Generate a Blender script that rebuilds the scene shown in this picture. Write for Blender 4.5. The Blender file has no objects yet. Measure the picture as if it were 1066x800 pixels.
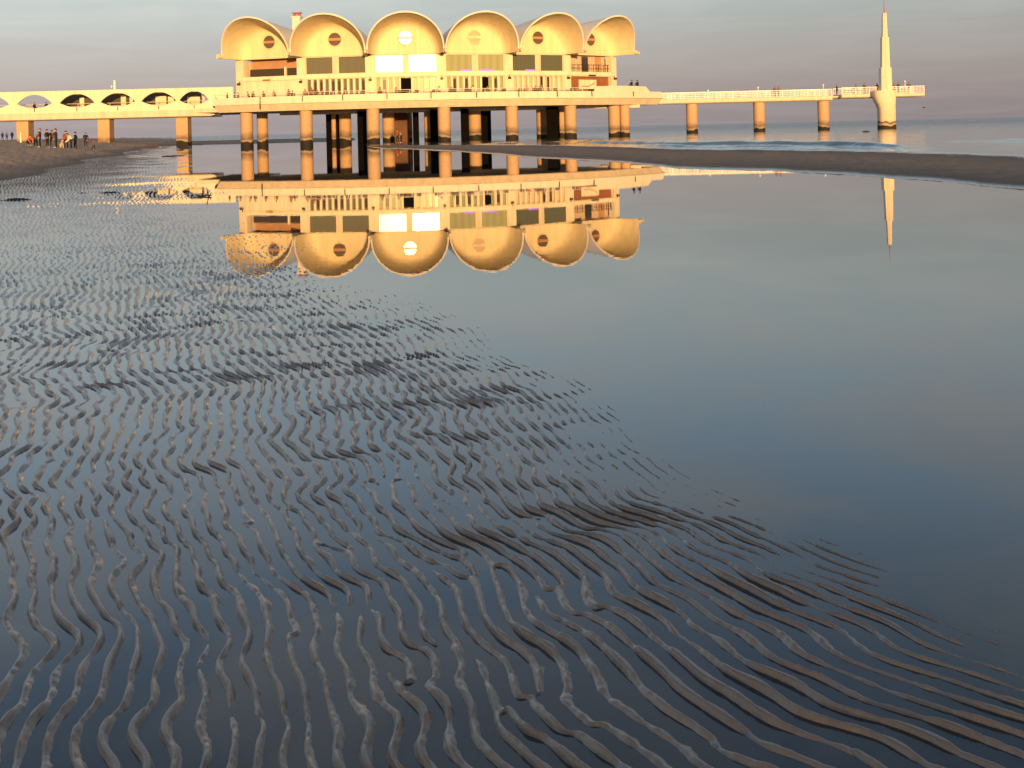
import bpy, bmesh, math, random
import numpy as np
from mathutils import Vector, Matrix
R = math.radians
random.seed(7)
rng = np.random.default_rng(11)
scene = bpy.context.scene
COL = scene.collection

# ------------------------------------------------------------------ constants
F = 1190.0            # focal length in photo pixels (photo 1066 wide)
CAMH = 1.5
SUN_AZ = R(10.0)      # sun stands behind the camera, this far to the right
SUN_EL = R(4.0)
SKY_STOPS = [(0.0, (0.275, 0.238, 0.25)), (0.03, (0.325, 0.275, 0.27)), (0.06, (0.38, 0.335, 0.325)), (0.105, (0.37, 0.415, 0.41)),
             (0.14, (0.50, 0.555, 0.535)), (0.19, (0.50, 0.60, 0.63)), (0.25, (0.44, 0.60, 0.74)), (0.34, (0.34, 0.49, 0.65)), (0.46, (0.17, 0.23, 0.33)), (0.62, (0.09, 0.13, 0.21)), (1.0, (0.07, 0.10, 0.16))]

# ------------------------------------------------------------------ materials
def new_mat(name):
    m = bpy.data.materials.new(name); m.use_nodes = True
    nt = m.node_tree
    return m, nt, nt.nodes['Principled BSDF']

def paint(name, col, rough=0.6, var=0.12, scale=1.5, stain=None, metallic=0.0, bump=0.0, spec=0.4, streak=False):
    """base colour with weathering noise (object-space, procedural)"""
    m, nt, b = new_mat(name)
    N, L = nt.nodes, nt.links
    tc = N.new('ShaderNodeTexCoord')
    nz = N.new('ShaderNodeTexNoise'); nz.inputs['Scale'].default_value = scale
    nz.inputs['Detail'].default_value = 6; nz.inputs['Roughness'].default_value = 0.65
    if streak:
        mpn = N.new('ShaderNodeMapping'); mpn.inputs['Scale'].default_value = (1.6, 1.6, 0.22)
        L.new(tc.outputs['Object'], mpn.inputs['Vector']); L.new(mpn.outputs[0], nz.inputs['Vector'])
    else:
        L.new(tc.outputs['Object'], nz.inputs['Vector'])
    rp = N.new('ShaderNodeValToRGB')
    dark = stain if stain else tuple(c * (1 - 2.2 * var) for c in col)
    rp.color_ramp.elements[0].position = 0.28; rp.color_ramp.elements[0].color = (*dark, 1)
    rp.color_ramp.elements[1].position = 0.62; rp.color_ramp.elements[1].color = (*col, 1)
    L.new(nz.outputs['Fac'], rp.inputs['Fac'])
    L.new(rp.outputs['Color'], b.inputs['Base Color'])
    b.inputs['Roughness'].default_value = rough
    b.inputs['Metallic'].default_value = metallic
    b.inputs['Specular IOR Level'].default_value = spec
    if bump:
        n2 = N.new('ShaderNodeTexNoise'); n2.inputs['Scale'].default_value = scale * 12
        L.new(tc.outputs['Object'], n2.inputs['Vector'])
        bp = N.new('ShaderNodeBump'); bp.inputs['Strength'].default_value = bump
        bp.inputs['Distance'].default_value = 0.02
        L.new(n2.outputs['Fac'], bp.inputs['Height']); L.new(bp.outputs['Normal'], b.inputs['Normal'])
    return m

M = {}
M['white'] = paint('white_painted_render', (0.80, 0.71, 0.54), 0.6, 0.10, 0.9, bump=0.15, streak=True)
M['gable'] = paint('gable_render', (0.80, 0.69, 0.46), 0.65, 0.085, 0.8, bump=0.15, streak=True)
M['roof'] = paint('roof_shell', (0.78, 0.71, 0.62), 0.6, 0.07, 0.7)
M['fascia'] = paint('deck_fascia', (0.74, 0.62, 0.47), 0.65, 0.10, 0.9, streak=True)
M['parapet'] = paint('parapet_render', (0.81, 0.74, 0.58), 0.6, 0.08, 0.9, streak=True)
M['wood'] = paint('red_brown_boards', (0.30, 0.115, 0.055), 0.55, 0.15, 3)
M['tan_wall'] = paint('tan_inner_wall', (0.48, 0.27, 0.16), 0.7, 0.1, 1)
M['core'] = paint('stair_core_shaded_brown', (0.15, 0.075, 0.045), 0.8, 0.15, 1)  # brown darkened so the colour carries the shade under the deck
M['curtain'] = paint('pale_curtain', (0.62, 0.48, 0.36), 0.8, 0.1, 4)
M['terracotta'] = paint('terracotta', (0.42, 0.13, 0.07), 0.7, 0.1, 5)
M['dark_metal'] = paint('dark_metal', (0.045, 0.035, 0.03), 0.45, 0.1, 4)
M['white_metal'] = paint('white_metal', (0.78, 0.74, 0.68), 0.4, 0.04, 4)
M['near_black'] = paint('near_black_matt', (0.006, 0.005, 0.005), 0.9, 0.15, 2, spec=0.03)  # near-black base colour for the square piles and doorways
M['soffit'] = paint('dark_soffit', (0.10, 0.075, 0.06), 0.8, 0.15, 1)
M['chair_dark'] = paint('dark_wicker', (0.075, 0.035, 0.025), 0.6, 0.15, 20)
M['table_top'] = paint('table_top', (0.55, 0.42, 0.30), 0.5, 0.08, 6)
M['seaweed'] = paint('seaweed', (0.035, 0.026, 0.018), 0.5, 0.2, 12)
M['skin'] = paint('skin', (0.50, 0.30, 0.21), 0.55, 0.03, 8)
M['shoe'] = paint('shoe_rubber', (0.55, 0.50, 0.45), 0.6, 0.1, 9)
M['bird'] = paint('bird_feathers', (0.03, 0.03, 0.035), 0.7, 0.15, 30)
M['dogfur'] = paint('cream_fur', (0.66, 0.52, 0.36), 0.85, 0.1, 14)
M['drift'] = paint('driftwood', (0.07, 0.05, 0.035), 0.8, 0.2, 14)
for nm, c in dict(black=(0.016, 0.016, 0.018), navy=(0.022, 0.026, 0.045), brown=(0.11, 0.055, 0.035), tan=(0.30, 0.20, 0.13),
                  red=(0.42, 0.025, 0.03), coral=(0.62, 0.17, 0.12), cream=(0.78, 0.70, 0.60), grey=(0.11, 0.11, 0.12),
                  denim=(0.04, 0.055, 0.09), rust=(0.26, 0.07, 0.03), hairdark=(0.02, 0.014, 0.010),
                  hairbrown=(0.07, 0.035, 0.018), hairred=(0.22, 0.06, 0.02), hairgrey=(0.3, 0.28, 0.26)).items():
    M['c_' + nm] = paint(nm + '_cloth', c, 0.85, 0.1, 18)

def concrete_pile_mat(stops_=None):
    m, nt, b = new_mat('pile_concrete'); N, L = nt.nodes, nt.links
    geo = N.new('ShaderNodeNewGeometry'); sep = N.new('ShaderNodeSeparateXYZ')
    L.new(geo.outputs['Position'], sep.inputs[0])
    nz = N.new('ShaderNodeTexNoise'); nz.inputs['Scale'].default_value = 0.9; nz.inputs['Detail'].default_value = 6
    L.new(geo.outputs['Position'], nz.inputs['Vector'])
    n2 = N.new('ShaderNodeTexNoise'); n2.inputs['Scale'].default_value = 5; n2.inputs['Detail'].default_value = 5
    L.new(geo.outputs['Position'], n2.inputs['Vector'])
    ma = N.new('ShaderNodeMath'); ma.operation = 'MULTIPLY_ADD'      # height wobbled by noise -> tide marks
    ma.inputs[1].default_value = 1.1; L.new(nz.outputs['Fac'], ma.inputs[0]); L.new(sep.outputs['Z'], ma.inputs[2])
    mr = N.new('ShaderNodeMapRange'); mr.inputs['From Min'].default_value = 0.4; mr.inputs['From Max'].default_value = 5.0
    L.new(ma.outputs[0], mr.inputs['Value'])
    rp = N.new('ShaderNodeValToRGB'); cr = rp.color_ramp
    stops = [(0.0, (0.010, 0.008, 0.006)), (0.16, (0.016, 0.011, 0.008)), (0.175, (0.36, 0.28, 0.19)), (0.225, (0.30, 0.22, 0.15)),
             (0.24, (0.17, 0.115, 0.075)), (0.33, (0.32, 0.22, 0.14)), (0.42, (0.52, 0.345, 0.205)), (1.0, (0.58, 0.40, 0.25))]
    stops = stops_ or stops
    cr.elements[0].position, cr.elements[0].color = stops[0][0], (*stops[0][1], 1)
    cr.elements[1].position, cr.elements[1].color = stops[-1][0], (*stops[-1][1], 1)
    for p, c in stops[1:-1]:
        e = cr.elements.new(p); e.color = (*c, 1)
    L.new(mr.outputs[0], rp.inputs['Fac'])
    mx = N.new('ShaderNodeMix'); mx.data_type = 'RGBA'; mx.blend_type = 'MULTIPLY'; mx.inputs['Factor'].default_value = 0.35
    rp2 = N.new('ShaderNodeValToRGB'); rp2.color_ramp.elements[0].position = 0.3; rp2.color_ramp.elements[0].color = (0.5, 0.46, 0.42, 1)
    rp2.color_ramp.elements[1].position = 0.65
    L.new(n2.outputs['Fac'], rp2.inputs['Fac'])
    L.new(rp.outputs['Color'], mx.inputs['A']); L.new(rp2.outputs['Color'], mx.inputs['B'])
    L.new(mx.outputs['Result'], b.inputs['Base Color']); b.inputs['Roughness'].default_value = 0.8
    bp = N.new('ShaderNodeBump'); bp.inputs['Strength'].default_value = 0.5; bp.inputs['Distance'].default_value = 0.05
    L.new(n2.outputs['Fac'], bp.inputs['Height']); L.new(bp.outputs['Normal'], b.inputs['Normal'])
    return m
M['pile'] = concrete_pile_mat()
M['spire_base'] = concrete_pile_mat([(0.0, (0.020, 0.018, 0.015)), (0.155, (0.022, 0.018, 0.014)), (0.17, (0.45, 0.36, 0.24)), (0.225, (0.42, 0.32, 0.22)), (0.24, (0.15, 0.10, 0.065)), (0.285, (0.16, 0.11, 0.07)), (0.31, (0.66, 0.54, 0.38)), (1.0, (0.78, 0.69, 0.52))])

def glass_mat(name, col, rough, stripes=0.0, col2=None, ior=1.5):
    """dark or curtained window glass: opaque curtain colour behind a reflective pane"""
    m, nt, b = new_mat(name); N, L = nt.nodes, nt.links
    b.inputs['Roughness'].default_value = rough
    b.inputs['IOR'].default_value = ior
    b.inputs['Specular IOR Level'].default_value = 0.5
    if stripes:
        tc = N.new('ShaderNodeTexCoord'); wv = N.new('ShaderNodeTexWave'); wv.wave_type = 'BANDS'; wv.bands_direction = 'X'
        wv.inputs['Scale'].default_value = stripes; wv.inputs['Distortion'].default_value = 0.6
        L.new(tc.outputs['Object'], wv.inputs['Vector'])
        rp = N.new('ShaderNodeValToRGB'); rp.color_ramp.elements[0].color = (*col, 1)
        rp.color_ramp.elements[1].color = (*(col2 or tuple(1.5 * c for c in col)), 1)
        L.new(wv.outputs['Fac'], rp.inputs['Fac']); L.new(rp.outputs['Color'], b.inputs['Base Color'])
    else:
        b.inputs['Base Color'].default_value = (*col, 1)
    return m
M['glass_grey'] = glass_mat('glass_grey_curtain', (0.10, 0.10, 0.075), 0.08, 2.2, (0.17, 0.165, 0.12))
M['glass_green'] = glass_mat('glass_green_curtain', (0.085, 0.095, 0.07), 0.08, 1.3, (0.12, 0.13, 0.095))
M['glass_pale'] = glass_mat('glass_pale_curtain', (0.27, 0.30, 0.17), 0.08, 0.35, (0.33, 0.34, 0.20))
M['glass_dark'] = glass_mat('glass_dark', (0.05, 0.04, 0.035), 0.1)
M['glass_mirror'] = glass_mat('glass_bright', (0.30, 0.28, 0.24), 0.16, ior=2.2)
M['glass_brown'] = glass_mat('glass_round', (0.13, 0.085, 0.06), 0.12)

def purple_mat():
    m, nt, b = new_mat('purple_neon')
    b.inputs['Base Color'].default_value = (0.2, 0.05, 0.3, 1)
    b.inputs['Emission Color'].default_value = (0.55, 0.2, 1.0, 1); b.inputs['Emission Strength'].default_value = 0.8
    return m
M['purple'] = purple_mat()

def sand_mat():
    m, nt, b = new_mat('sand'); N, L = nt.nodes, nt.links
    geo = N.new('ShaderNodeNewGeometry'); sep = N.new('ShaderNodeSeparateXYZ'); L.new(geo.outputs['Position'], sep.inputs[0])
    nz = N.new('ShaderNodeTexNoise'); nz.inputs['Scale'].default_value = 1.1; nz.inputs['Detail'].default_value = 8
    nz.inputs['Roughness'].default_value = 0.7; L.new(geo.outputs['Position'], nz.inputs['Vector'])
    n3 = N.new('ShaderNodeTexNoise'); n3.inputs['Scale'].default_value = 22; n3.inputs['Detail'].default_value = 9
    L.new(geo.outputs['Position'], n3.inputs['Vector'])
    # wetness: dry above ~35 cm over the water
    mr = N.new('ShaderNodeMapRange'); mr.inputs['From Min'].default_value = 0.06; mr.inputs['From Max'].default_value = 0.34
    L.new(sep.outputs['Z'], mr.inputs['Value'])
    wet = N.new('ShaderNodeValToRGB'); wet.color_ramp.elements[0].position = 0.3; wet.color_ramp.elements[0].color = (0.130, 0.108, 0.095, 1)
    wet.color_ramp.elements[1].position = 0.7; wet.color_ramp.elements[1].color = (0.215, 0.182, 0.160, 1)
    mxn = N.new('ShaderNodeMix'); mxn.data_type = 'FLOAT'; mxn.inputs[0].default_value = 0.45
    L.new(nz.outputs['Fac'], mxn.inputs[2]); L.new(n3.outputs['Fac'], mxn.inputs[3])
    L.new(mxn.outputs[0], wet.inputs['Fac'])
    dry = N.new('ShaderNodeValToRGB'); dry.color_ramp.elements[0].position = 0.3; dry.color_ramp.elements[0].color = (0.30, 0.215, 0.155, 1)
    dry.color_ramp.elements[1].position = 0.7; dry.color_ramp.elements[1].color = (0.55, 0.42, 0.31, 1)
    L.new(mxn.outputs[0], dry.inputs['Fac'])
    mx = N.new('ShaderNodeMix'); mx.data_type = 'RGBA'
    L.new(mr.outputs[0], mx.inputs['Factor']); L.new(wet.outputs['Color'], mx.inputs['A']); L.new(dry.outputs['Color'], mx.inputs['B'])
    L.new(mx.outputs['Result'], b.inputs['Base Color'])
    rr = N.new('ShaderNodeMapRange'); rr.inputs['To Min'].default_value = 0.42; rr.inputs['To Max'].default_value = 0.9
    rr.inputs['From Min'].default_value = 0.012; rr.inputs['From Max'].default_value = 0.06
    L.new(sep.outputs['Z'], rr.inputs['Value']); L.new(rr.outputs[0], b.inputs['Roughness'])
    rs = N.new('ShaderNodeMapRange'); rs.inputs['From Min'].default_value = 0.02; rs.inputs['From Max'].default_value = 0.07; rs.inputs['To Min'].default_value = 0.4; rs.inputs['To Max'].default_value = 0.08
    L.new(sep.outputs['Z'], rs.inputs['Value']); L.new(rs.outputs[0], b.inputs['Specular IOR Level'])
    cw = N.new('ShaderNodeMapRange'); cw.inputs['From Min'].default_value = 0.015; cw.inputs['From Max'].default_value = 0.05; cw.inputs['To Min'].default_value = 0.75; cw.inputs['To Max'].default_value = 0.0
    L.new(sep.outputs['Z'], cw.inputs['Value']); L.new(cw.outputs[0], b.inputs['Coat Weight'])
    b.inputs['Coat Roughness'].default_value = 0.22; b.inputs['Coat IOR'].default_value = 1.33
    ng = N.new('ShaderNodeTexNoise'); ng.inputs['Scale'].default_value = 130; ng.inputs['Detail'].default_value = 5
    L.new(geo.outputs['Position'], ng.inputs['Vector'])
    nb = N.new('ShaderNodeTexNoise'); nb.inputs['Scale'].default_value = 3.2; nb.inputs['Detail'].default_value = 5; L.new(geo.outputs['Position'], nb.inputs['Vector'])
    hb = N.new('ShaderNodeMath'); hb.operation = 'MULTIPLY'; L.new(nb.outputs['Fac'], hb.inputs[0]); L.new(mr.outputs[0], hb.inputs[1])
    b0 = N.new('ShaderNodeBump'); b0.inputs['Strength'].default_value = 1.0; b0.inputs['Distance'].default_value = 0.16; L.new(hb.outputs[0], b0.inputs['Height'])
    bp = N.new('ShaderNodeBump'); bp.inputs['Strength'].default_value = 0.6; bp.inputs['Distance'].default_value = 0.006
    L.new(b0.outputs['Normal'], bp.inputs['Normal'])
    L.new(ng.outputs['Fac'], bp.inputs['Height']); L.new(bp.outputs['Normal'], b.inputs['Normal'])
    return m
M['sand'] = sand_mat()

def water_mat(name, deep, tint, bump_list, rough, ior, calm_near=False):
    m = bpy.data.materials.new(name); m.use_nodes = True
    nt = m.node_tree; N, L = nt.nodes, nt.links; N.clear()
    out = N.new('ShaderNodeOutputMaterial')
    gl = N.new('ShaderNodeBsdfGlossy'); gl.inputs['Roughness'].default_value = rough; gl.inputs['Color'].default_value = (1, 1, 1, 1)
    fr = N.new('ShaderNodeFresnel'); fr.inputs['IOR'].default_value = ior
    if tint:
        body = N.new('ShaderNodeMixShader'); body.inputs[0].default_value = deep[3]
        tr = N.new('ShaderNodeBsdfTransparent'); tr.inputs['Color'].default_value = (*tint, 1)
        df = N.new('ShaderNodeBsdfDiffuse'); df.inputs['Color'].default_value = (*deep[:3], 1)
        L.new(tr.outputs[0], body.inputs[1]); L.new(df.outputs[0], body.inputs[2])
    else:
        body = N.new('ShaderNodeBsdfDiffuse'); body.inputs['Color'].default_value = (*deep[:3], 1)
    mx = N.new('ShaderNodeMixShader')
    L.new(fr.outputs[0], mx.inputs[0]); L.new(body.outputs[0], mx.inputs[1]); L.new(gl.outputs[0], mx.inputs[2])
    L.new(mx.outputs[0], out.inputs['Surface'])
    geo = N.new('ShaderNodeNewGeometry'); prev = None
    for (scl, sy, strength, dist) in bump_list:
        mp = N.new('ShaderNodeMapping'); mp.inputs['Scale'].default_value = (scl, scl * sy, scl)
        L.new(geo.outputs['Position'], mp.inputs['Vector'])
        nz = N.new('ShaderNodeTexNoise'); nz.inputs['Scale'].default_value = 1.0; nz.inputs['Detail'].default_value = 3
        L.new(mp.outputs[0], nz.inputs['Vector'])
        bp = N.new('ShaderNodeBump'); bp.inputs['Strength'].default_value = strength; bp.inputs['Distance'].default_value = dist
        L.new(nz.outputs['Fac'], bp.inputs['Height'])
        if calm_near:
            sy_ = N.new('ShaderNodeSeparateXYZ'); L.new(geo.outputs['Position'], sy_.inputs[0])
            mc = N.new('ShaderNodeMapRange'); mc.inputs['From Min'].default_value = 90; mc.inputs['From Max'].default_value = 320
            mc.inputs['To Min'].default_value = strength * 0.28; mc.inputs['To Max'].default_value = strength * 1.9
            L.new(sy_.outputs['Y'], mc.inputs['Value']); L.new(mc.outputs[0], bp.inputs['Strength'])
        if prev: L.new(prev.outputs['Normal'], bp.inputs['Normal'])
        prev = bp
    if prev:
        L.new(prev.outputs['Normal'], gl.inputs['Normal']); L.new(prev.outputs['Normal'], fr.inputs['Normal'])
    return m
M['pool'] = water_mat('pool_water', (0.03, 0.05, 0.07, 0.32), (0.54, 0.64, 0.70), [(5.0, 0.7, 0.05, 0.004)], 0.0, 1.50)
M['sea'] = water_mat('sea_water', (0.05, 0.105, 0.135, 1.0), None, [(0.45, 1.5, 0.8, 0.35), (2.2, 1.4, 0.6, 0.06)], 0.05, 1.40, True)

# ------------------------------------------------------------------ object helpers
def setp(o, label=None, cat=None, group=None, kind=None):
    if label: o['label'] = label
    if cat: o['category'] = cat
    if group: o['group'] = group
    if kind: o['kind'] = kind
    return o

def empty(name, loc=(0, 0, 0), rz=0.0):
    o = bpy.data.objects.new(name, None); COL.objects.link(o)
    o.location = loc; o.rotation_euler = (0, 0, rz); o.empty_display_size = 0.3
    return o

def link_mesh(name, me, parent=None):
    o = bpy.data.objects.new(name, me); COL.objects.link(o)
    if parent: o.parent = parent
    return o

class MB:
    def __init__(s):
        s.v = []; s.f = []; s.mi = []; s.smooth = []; s.mats = []; s.cur = 0; s.sm = False
    def mat(s, m):
        if m not in s.mats: s.mats.append(m)
        s.cur = s.mats.index(m); return s
    def add(s, vs, fs, smooth=None):
        b = len(s.v); s.v += [tuple(p) for p in vs]
        for f in fs:
            s.f.append([b + i for i in f]); s.mi.append(s.cur); s.smooth.append(s.sm if smooth is None else smooth)
    def box(s, c, size, rz=0.0, taper=1.0, ang=None):
        x, y, z = (k / 2 for k in size); vs = []
        for sz, t in ((-z, 1), (z, taper)):
            for sx, sy in ((-x, -y), (x, -y), (x, y), (-x, y)):
                px, py = sx * t, sy * t
                vs.append((c[0] + px * math.cos(rz) - py * math.sin(rz), c[1] + px * math.sin(rz) + py * math.cos(rz), c[2] + sz))
        s.add(vs, [(3, 2, 1, 0), (4, 5, 6, 7), (0, 1, 5, 4), (1, 2, 6, 5), (2, 3, 7, 6), (3, 0, 4, 7)], False)
    def prism(s, poly, z0, z1):
        n = len(poly)
        vs = [(p[0], p[1], z0) for p in poly] + [(p[0], p[1], z1) for p in poly]
        fs = [tuple(range(n - 1, -1, -1)), tuple(range(n, 2 * n))]
        fs += [(i, (i + 1) % n, n + (i + 1) % n, n + i) for i in range(n)]
        s.add(vs, fs, False)
    def tube(s, p0, p1, r0, r1=None, n=8, cap=True):
        r1 = r0 if r1 is None else r1
        p0, p1 = Vector(p0), Vector(p1); d = (p1 - p0).normalized()
        a = d.orthogonal().normalized(); b = d.cross(a)
        vs = []
        for p, r in ((p0, r0), (p1, r1)):
            for i in range(n):
                t = 2 * math.pi * i / n
                vs.append(p + (a * math.cos(t) + b * math.sin(t)) * r)
        fs = [(i, (i + 1) % n, n + (i + 1) % n, n + i) for i in range(n)]
        s.add(vs, fs, True)
        if cap: s.add(vs, [tuple(range(n - 1, -1, -1)), tuple(range(n, 2 * n))], False)
    def lathe(s, c, prof, n=24, sq=None):
        vs = []
        for r, z in prof:
            for i in range(n):
                t = 2 * math.pi * i / n
                vs.append((c[0] + r * math.cos(t), c[1] + r * math.sin(t), c[2] + z))
        fs = []
        for k in range(len(prof) - 1):
            for i in range(n):
                fs.append((k * n + i, k * n + (i + 1) % n, (k + 1) * n + (i + 1) % n, (k + 1) * n + i))
        s.add(vs, fs, True)
        s.add(vs, [tuple(range(n - 1, -1, -1)), tuple(range((len(prof) - 1) * n, len(prof) * n))], False)
    def grid(s, P, smooth=True, close=False):
        """P[i][j] points"""
        n, m = len(P), len(P[0])
        vs = [p for row in P for p in row]
        fs = [(i * m + j, i * m + j + 1, (i + 1) * m + j + 1, (i + 1) * m + j) for i in range(n - 1) for j in range(m - 1)]
        s.add(vs, fs, smooth)
    def build(s, name, m=None, parent=None, bevel=0.0):
        if m is not None: s.mats = [m]; s.mi = [0] * len(s.mi)
        me = bpy.data.meshes.new(name); me.from_pydata(s.v, [], s.f)
        for mm in s.mats: me.materials.append(mm)
        me.polygons.foreach_set('material_index', s.mi); me.polygons.foreach_set('use_smooth', s.smooth)
        bm = bmesh.new(); bm.from_mesh(me); bmesh.ops.recalc_face_normals(bm, faces=bm.faces); bm.to_mesh(me); bm.free()
        me.update()
        o = link_mesh(name, me, parent)
        if bevel:
            b = o.modifiers.new('bevel', 'BEVEL'); b.width = bevel; b.segments = 2; b.limit_method = 'ANGLE'
        return o

def copy_tree(o, parent=None):
    c = o.copy(); COL.objects.link(c)
    if parent: c.parent = parent
    for ch in o.children: copy_tree(ch, c)
    return c

# place a point seen at photo column px, at depth Y
def px2x(px, Y): return (px - 533.0) / F * Y

# ------------------------------------------------------------------ terrain
def cnoise(X, Y, L, n=14, seed=0, aniso=1.0, spread=0.5):
    r = np.random.default_rng(seed); out = np.zeros_like(X)
    for i in range(n):
        a = r.uniform(0, 2 * np.pi); k = 2 * np.pi / L * r.uniform(1 - spread, 1 + spread)
        out += np.cos(k * np.cos(a) * X + k * np.sin(a) * aniso * Y + r.uniform(0, 2 * np.pi))
    return out * math.sqrt(2.0 / n)

def smooth01(x):
    x = np.clip(x, 0, 1); return x * x * (3 - 2 * x)

XS_Y = np.array([1.0, 3.4, 4.7, 6.5, 9.1, 12.9, 20, 40, 76, 150, 400])
XS_X = np.array([2.2, 1.32, 0.80, 0.42, -0.70, -2.1, -4.8, -11, -21.5, -44, -110])
BT = np.array([-0.20, -0.128, -0.12, 0.0143, 0.14, 0.448, 0.8, 1.4])
BN = np.array([117, 112, 102, 58, 39.6, 23.2, 15.8, 11.0])
BF = np.array([118, 114, 118, 97, 68, 41, 29, 21.0])

def height(X, Y):
    xs = np.interp(Y, XS_Y, XS_X)
    xs = xs + 0.02 * Y * cnoise(X, Y, 3.0, 8, 5) * np.clip(Y / 8, 0.3, 1.5) * 0.5
    wid = 0.40 + 0.10 * np.minimum(Y, 16)
    d = (xs - X) / wid                                   # >0 : ripple flat (left), <0 : pool (right)
    A = 0.0165 * (1 + 0.012 * np.minimum(Y, 40))
    # --- ripples
    lam = 0.066 * (1 + 0.016 * np.minimum(Y, 60))
    b0 = R(20)
    extra = 0.60 * (1 / (1 + np.exp(-2.6 * (X - 0.85)))) * 1.2 * np.tanh((Y - 3.9) / 1.2)
    calm = 1 / (1 + np.exp(-4.0 * (X + 0.12 * (Y - 3.5) - 0.75)))      # long even crests at the right edge
    u = X * math.cos(b0) + Y * math.sin(b0) + extra
    v = -X * math.sin(b0) + Y * math.cos(b0)
    # crests wander sideways together with their neighbours
    u = u + (1 - 0.6 * calm) * (0.022 * cnoise(u * 0.35, v, 0.75, 14, 21) + 0.009 * cnoise(u * 0.6, v, 0.33, 12, 23)) + 0.035 * cnoise(u * 0.5, v, 2.2, 12, 22)
    re_ = np.zeros_like(X); im_ = np.zeros_like(X); r = np.random.default_rng(3)
    for w, dk, da in ((1.0, 0.0, 0.0), (0.52, 0.10, 0.065), (0.52, -0.11, -0.07), (0.42, 0.06, -0.14), (0.42, -0.06, 0.15)):
        k = 2 * np.pi / lam * (1 + dk)
        ph = k * (u * math.cos(da) + v * math.sin(da)) + r.uniform(0, 6.28)
        if dk: w = w * (1 - 0.65 * calm)
        re_ += w * np.cos(ph); im_ += w * np.sin(ph)
    env = np.sqrt(re_ * re_ + im_ * im_) + 0.08
    c = re_ / env; sn = im_ / env
    c = np.cos(np.arctan2(sn, c) + 0.45 * c)              # steeper lee side
    env = np.clip(env / 1.25, 0.25, 1.25) ** 0.45
    amp = (0.95 + 0.13 * cnoise(X, Y, 0.5, 10, 31) + (1 - 0.65 * calm) * (0.22 * cnoise(u * 0.6, v, 0.21, 10, 33) + 0.06 * cnoise(u, v * 1.3, 0.12, 10, 34))) * env
    rip = (np.power((c + 1) / 2, 1.9) * 1.78 - 0.60) * np.clip(amp, 0.35, 1.6)
    cross = (1 - 0.6 * calm) * 0.10 * cnoise(X, Y, 0.12, 12, 41) + 0.04 * cnoise(X, Y, 0.05, 12, 42)
    big = 0.08 * cnoise(X, Y * 1.6, 0.7, 12, 51) + 0.08 * cnoise(X, Y, 2.6, 10, 52) + 0.06 * cnoise(X, Y, 7, 8, 53)
    fade = np.clip(1.3 - Y / 90, 0.25, 1)
    base = -1.25 + 1.05 * smooth01((d + 0.35) / 1.2) + 0.50 * smooth01((Y - 22) / 40) * smooth01(d / 0.6) + 1.5 * smooth01((Y - 16) / 22) * smooth01((d - 0.4) / 1.6)
    z = A * (base + np.minimum(rip + cross, 1.25) * fade + big * smooth01((d + 0.5) / 1.0))
    deep = np.where(d < 0, -0.055 * np.minimum(-d * wid, 1.6), 0)
    rip_pool = 1.0 - 0.5 * smooth01((-d - 0.6) / 1.5)
    z = np.where(d < 0, z * rip_pool + deep, z)
    # far wet flat near the beach rises a touch
    # --- beach on the left
    xb = -20.5 - 0.26 * (Y - 50) + 0.8 * cnoise(X, Y, 25, 8, 61)
    db = xb - X
    zb = np.where(db > 0, 1.5 * (1 - np.exp(-np.maximum(db, 0) / 13)), 0.03 * db)
    zb = zb + np.clip(db / 4, 0, 1) * (0.035 * cnoise(X, Y, 1.6, 12, 62) + 0.02 * cnoise(X, Y, 0.6, 12, 63) + 0.06 * cnoise(X, Y, 9, 8, 64))
    z = np.maximum(z, zb)
    # --- sandbar on the right
    t = X / np.maximum(Y, 0.5)
    yn = np.interp(t, BT, BN); yf = np.interp(t, BT, BF)
    yn = yn * (1 + 0.006 * cnoise(X, Y * 0, 2.0, 8, 71))
    sbar = (1 / np.maximum(Y, 1) - 1 / yn) / (1 / yf - 1 / yn)
    q = 4 * sbar * (1 - sbar)
    H = 0.16 * smooth01((t + 0.145) / 0.06)
    zbar = np.where(q > 0, H * np.power(np.clip(q, 0, 1), 0.7) + 0.004 * cnoise(X, Y, 0.5, 12, 72) + 0.010 * cnoise(X, Y, 2.5, 10, 73),
                    np.maximum(0.03 * q, -0.25))
    zbar = np.where(t < -0.15, -0.3, zbar)
    z = np.maximum(z, zbar)
    # --- low dark wet bar beyond the pier on the left
    sf = (1 / np.maximum(Y, 1) - 1 / 172.0) / (1 / 330.0 - 1 / 172.0)
    qf = 4 * sf * (1 - sf)
    Hf = 0.26 * smooth01((-0.125 - t) / 0.03)
    z = np.where((qf > 0) & (Y > 150), np.maximum(z, Hf * np.power(np.clip(qf, 0, 1), 0.6) - 0.06), z)
    # sea bed
    z = np.where((Y > 300) & (db < 0), np.minimum(z, -0.4), z)
    return z

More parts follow.
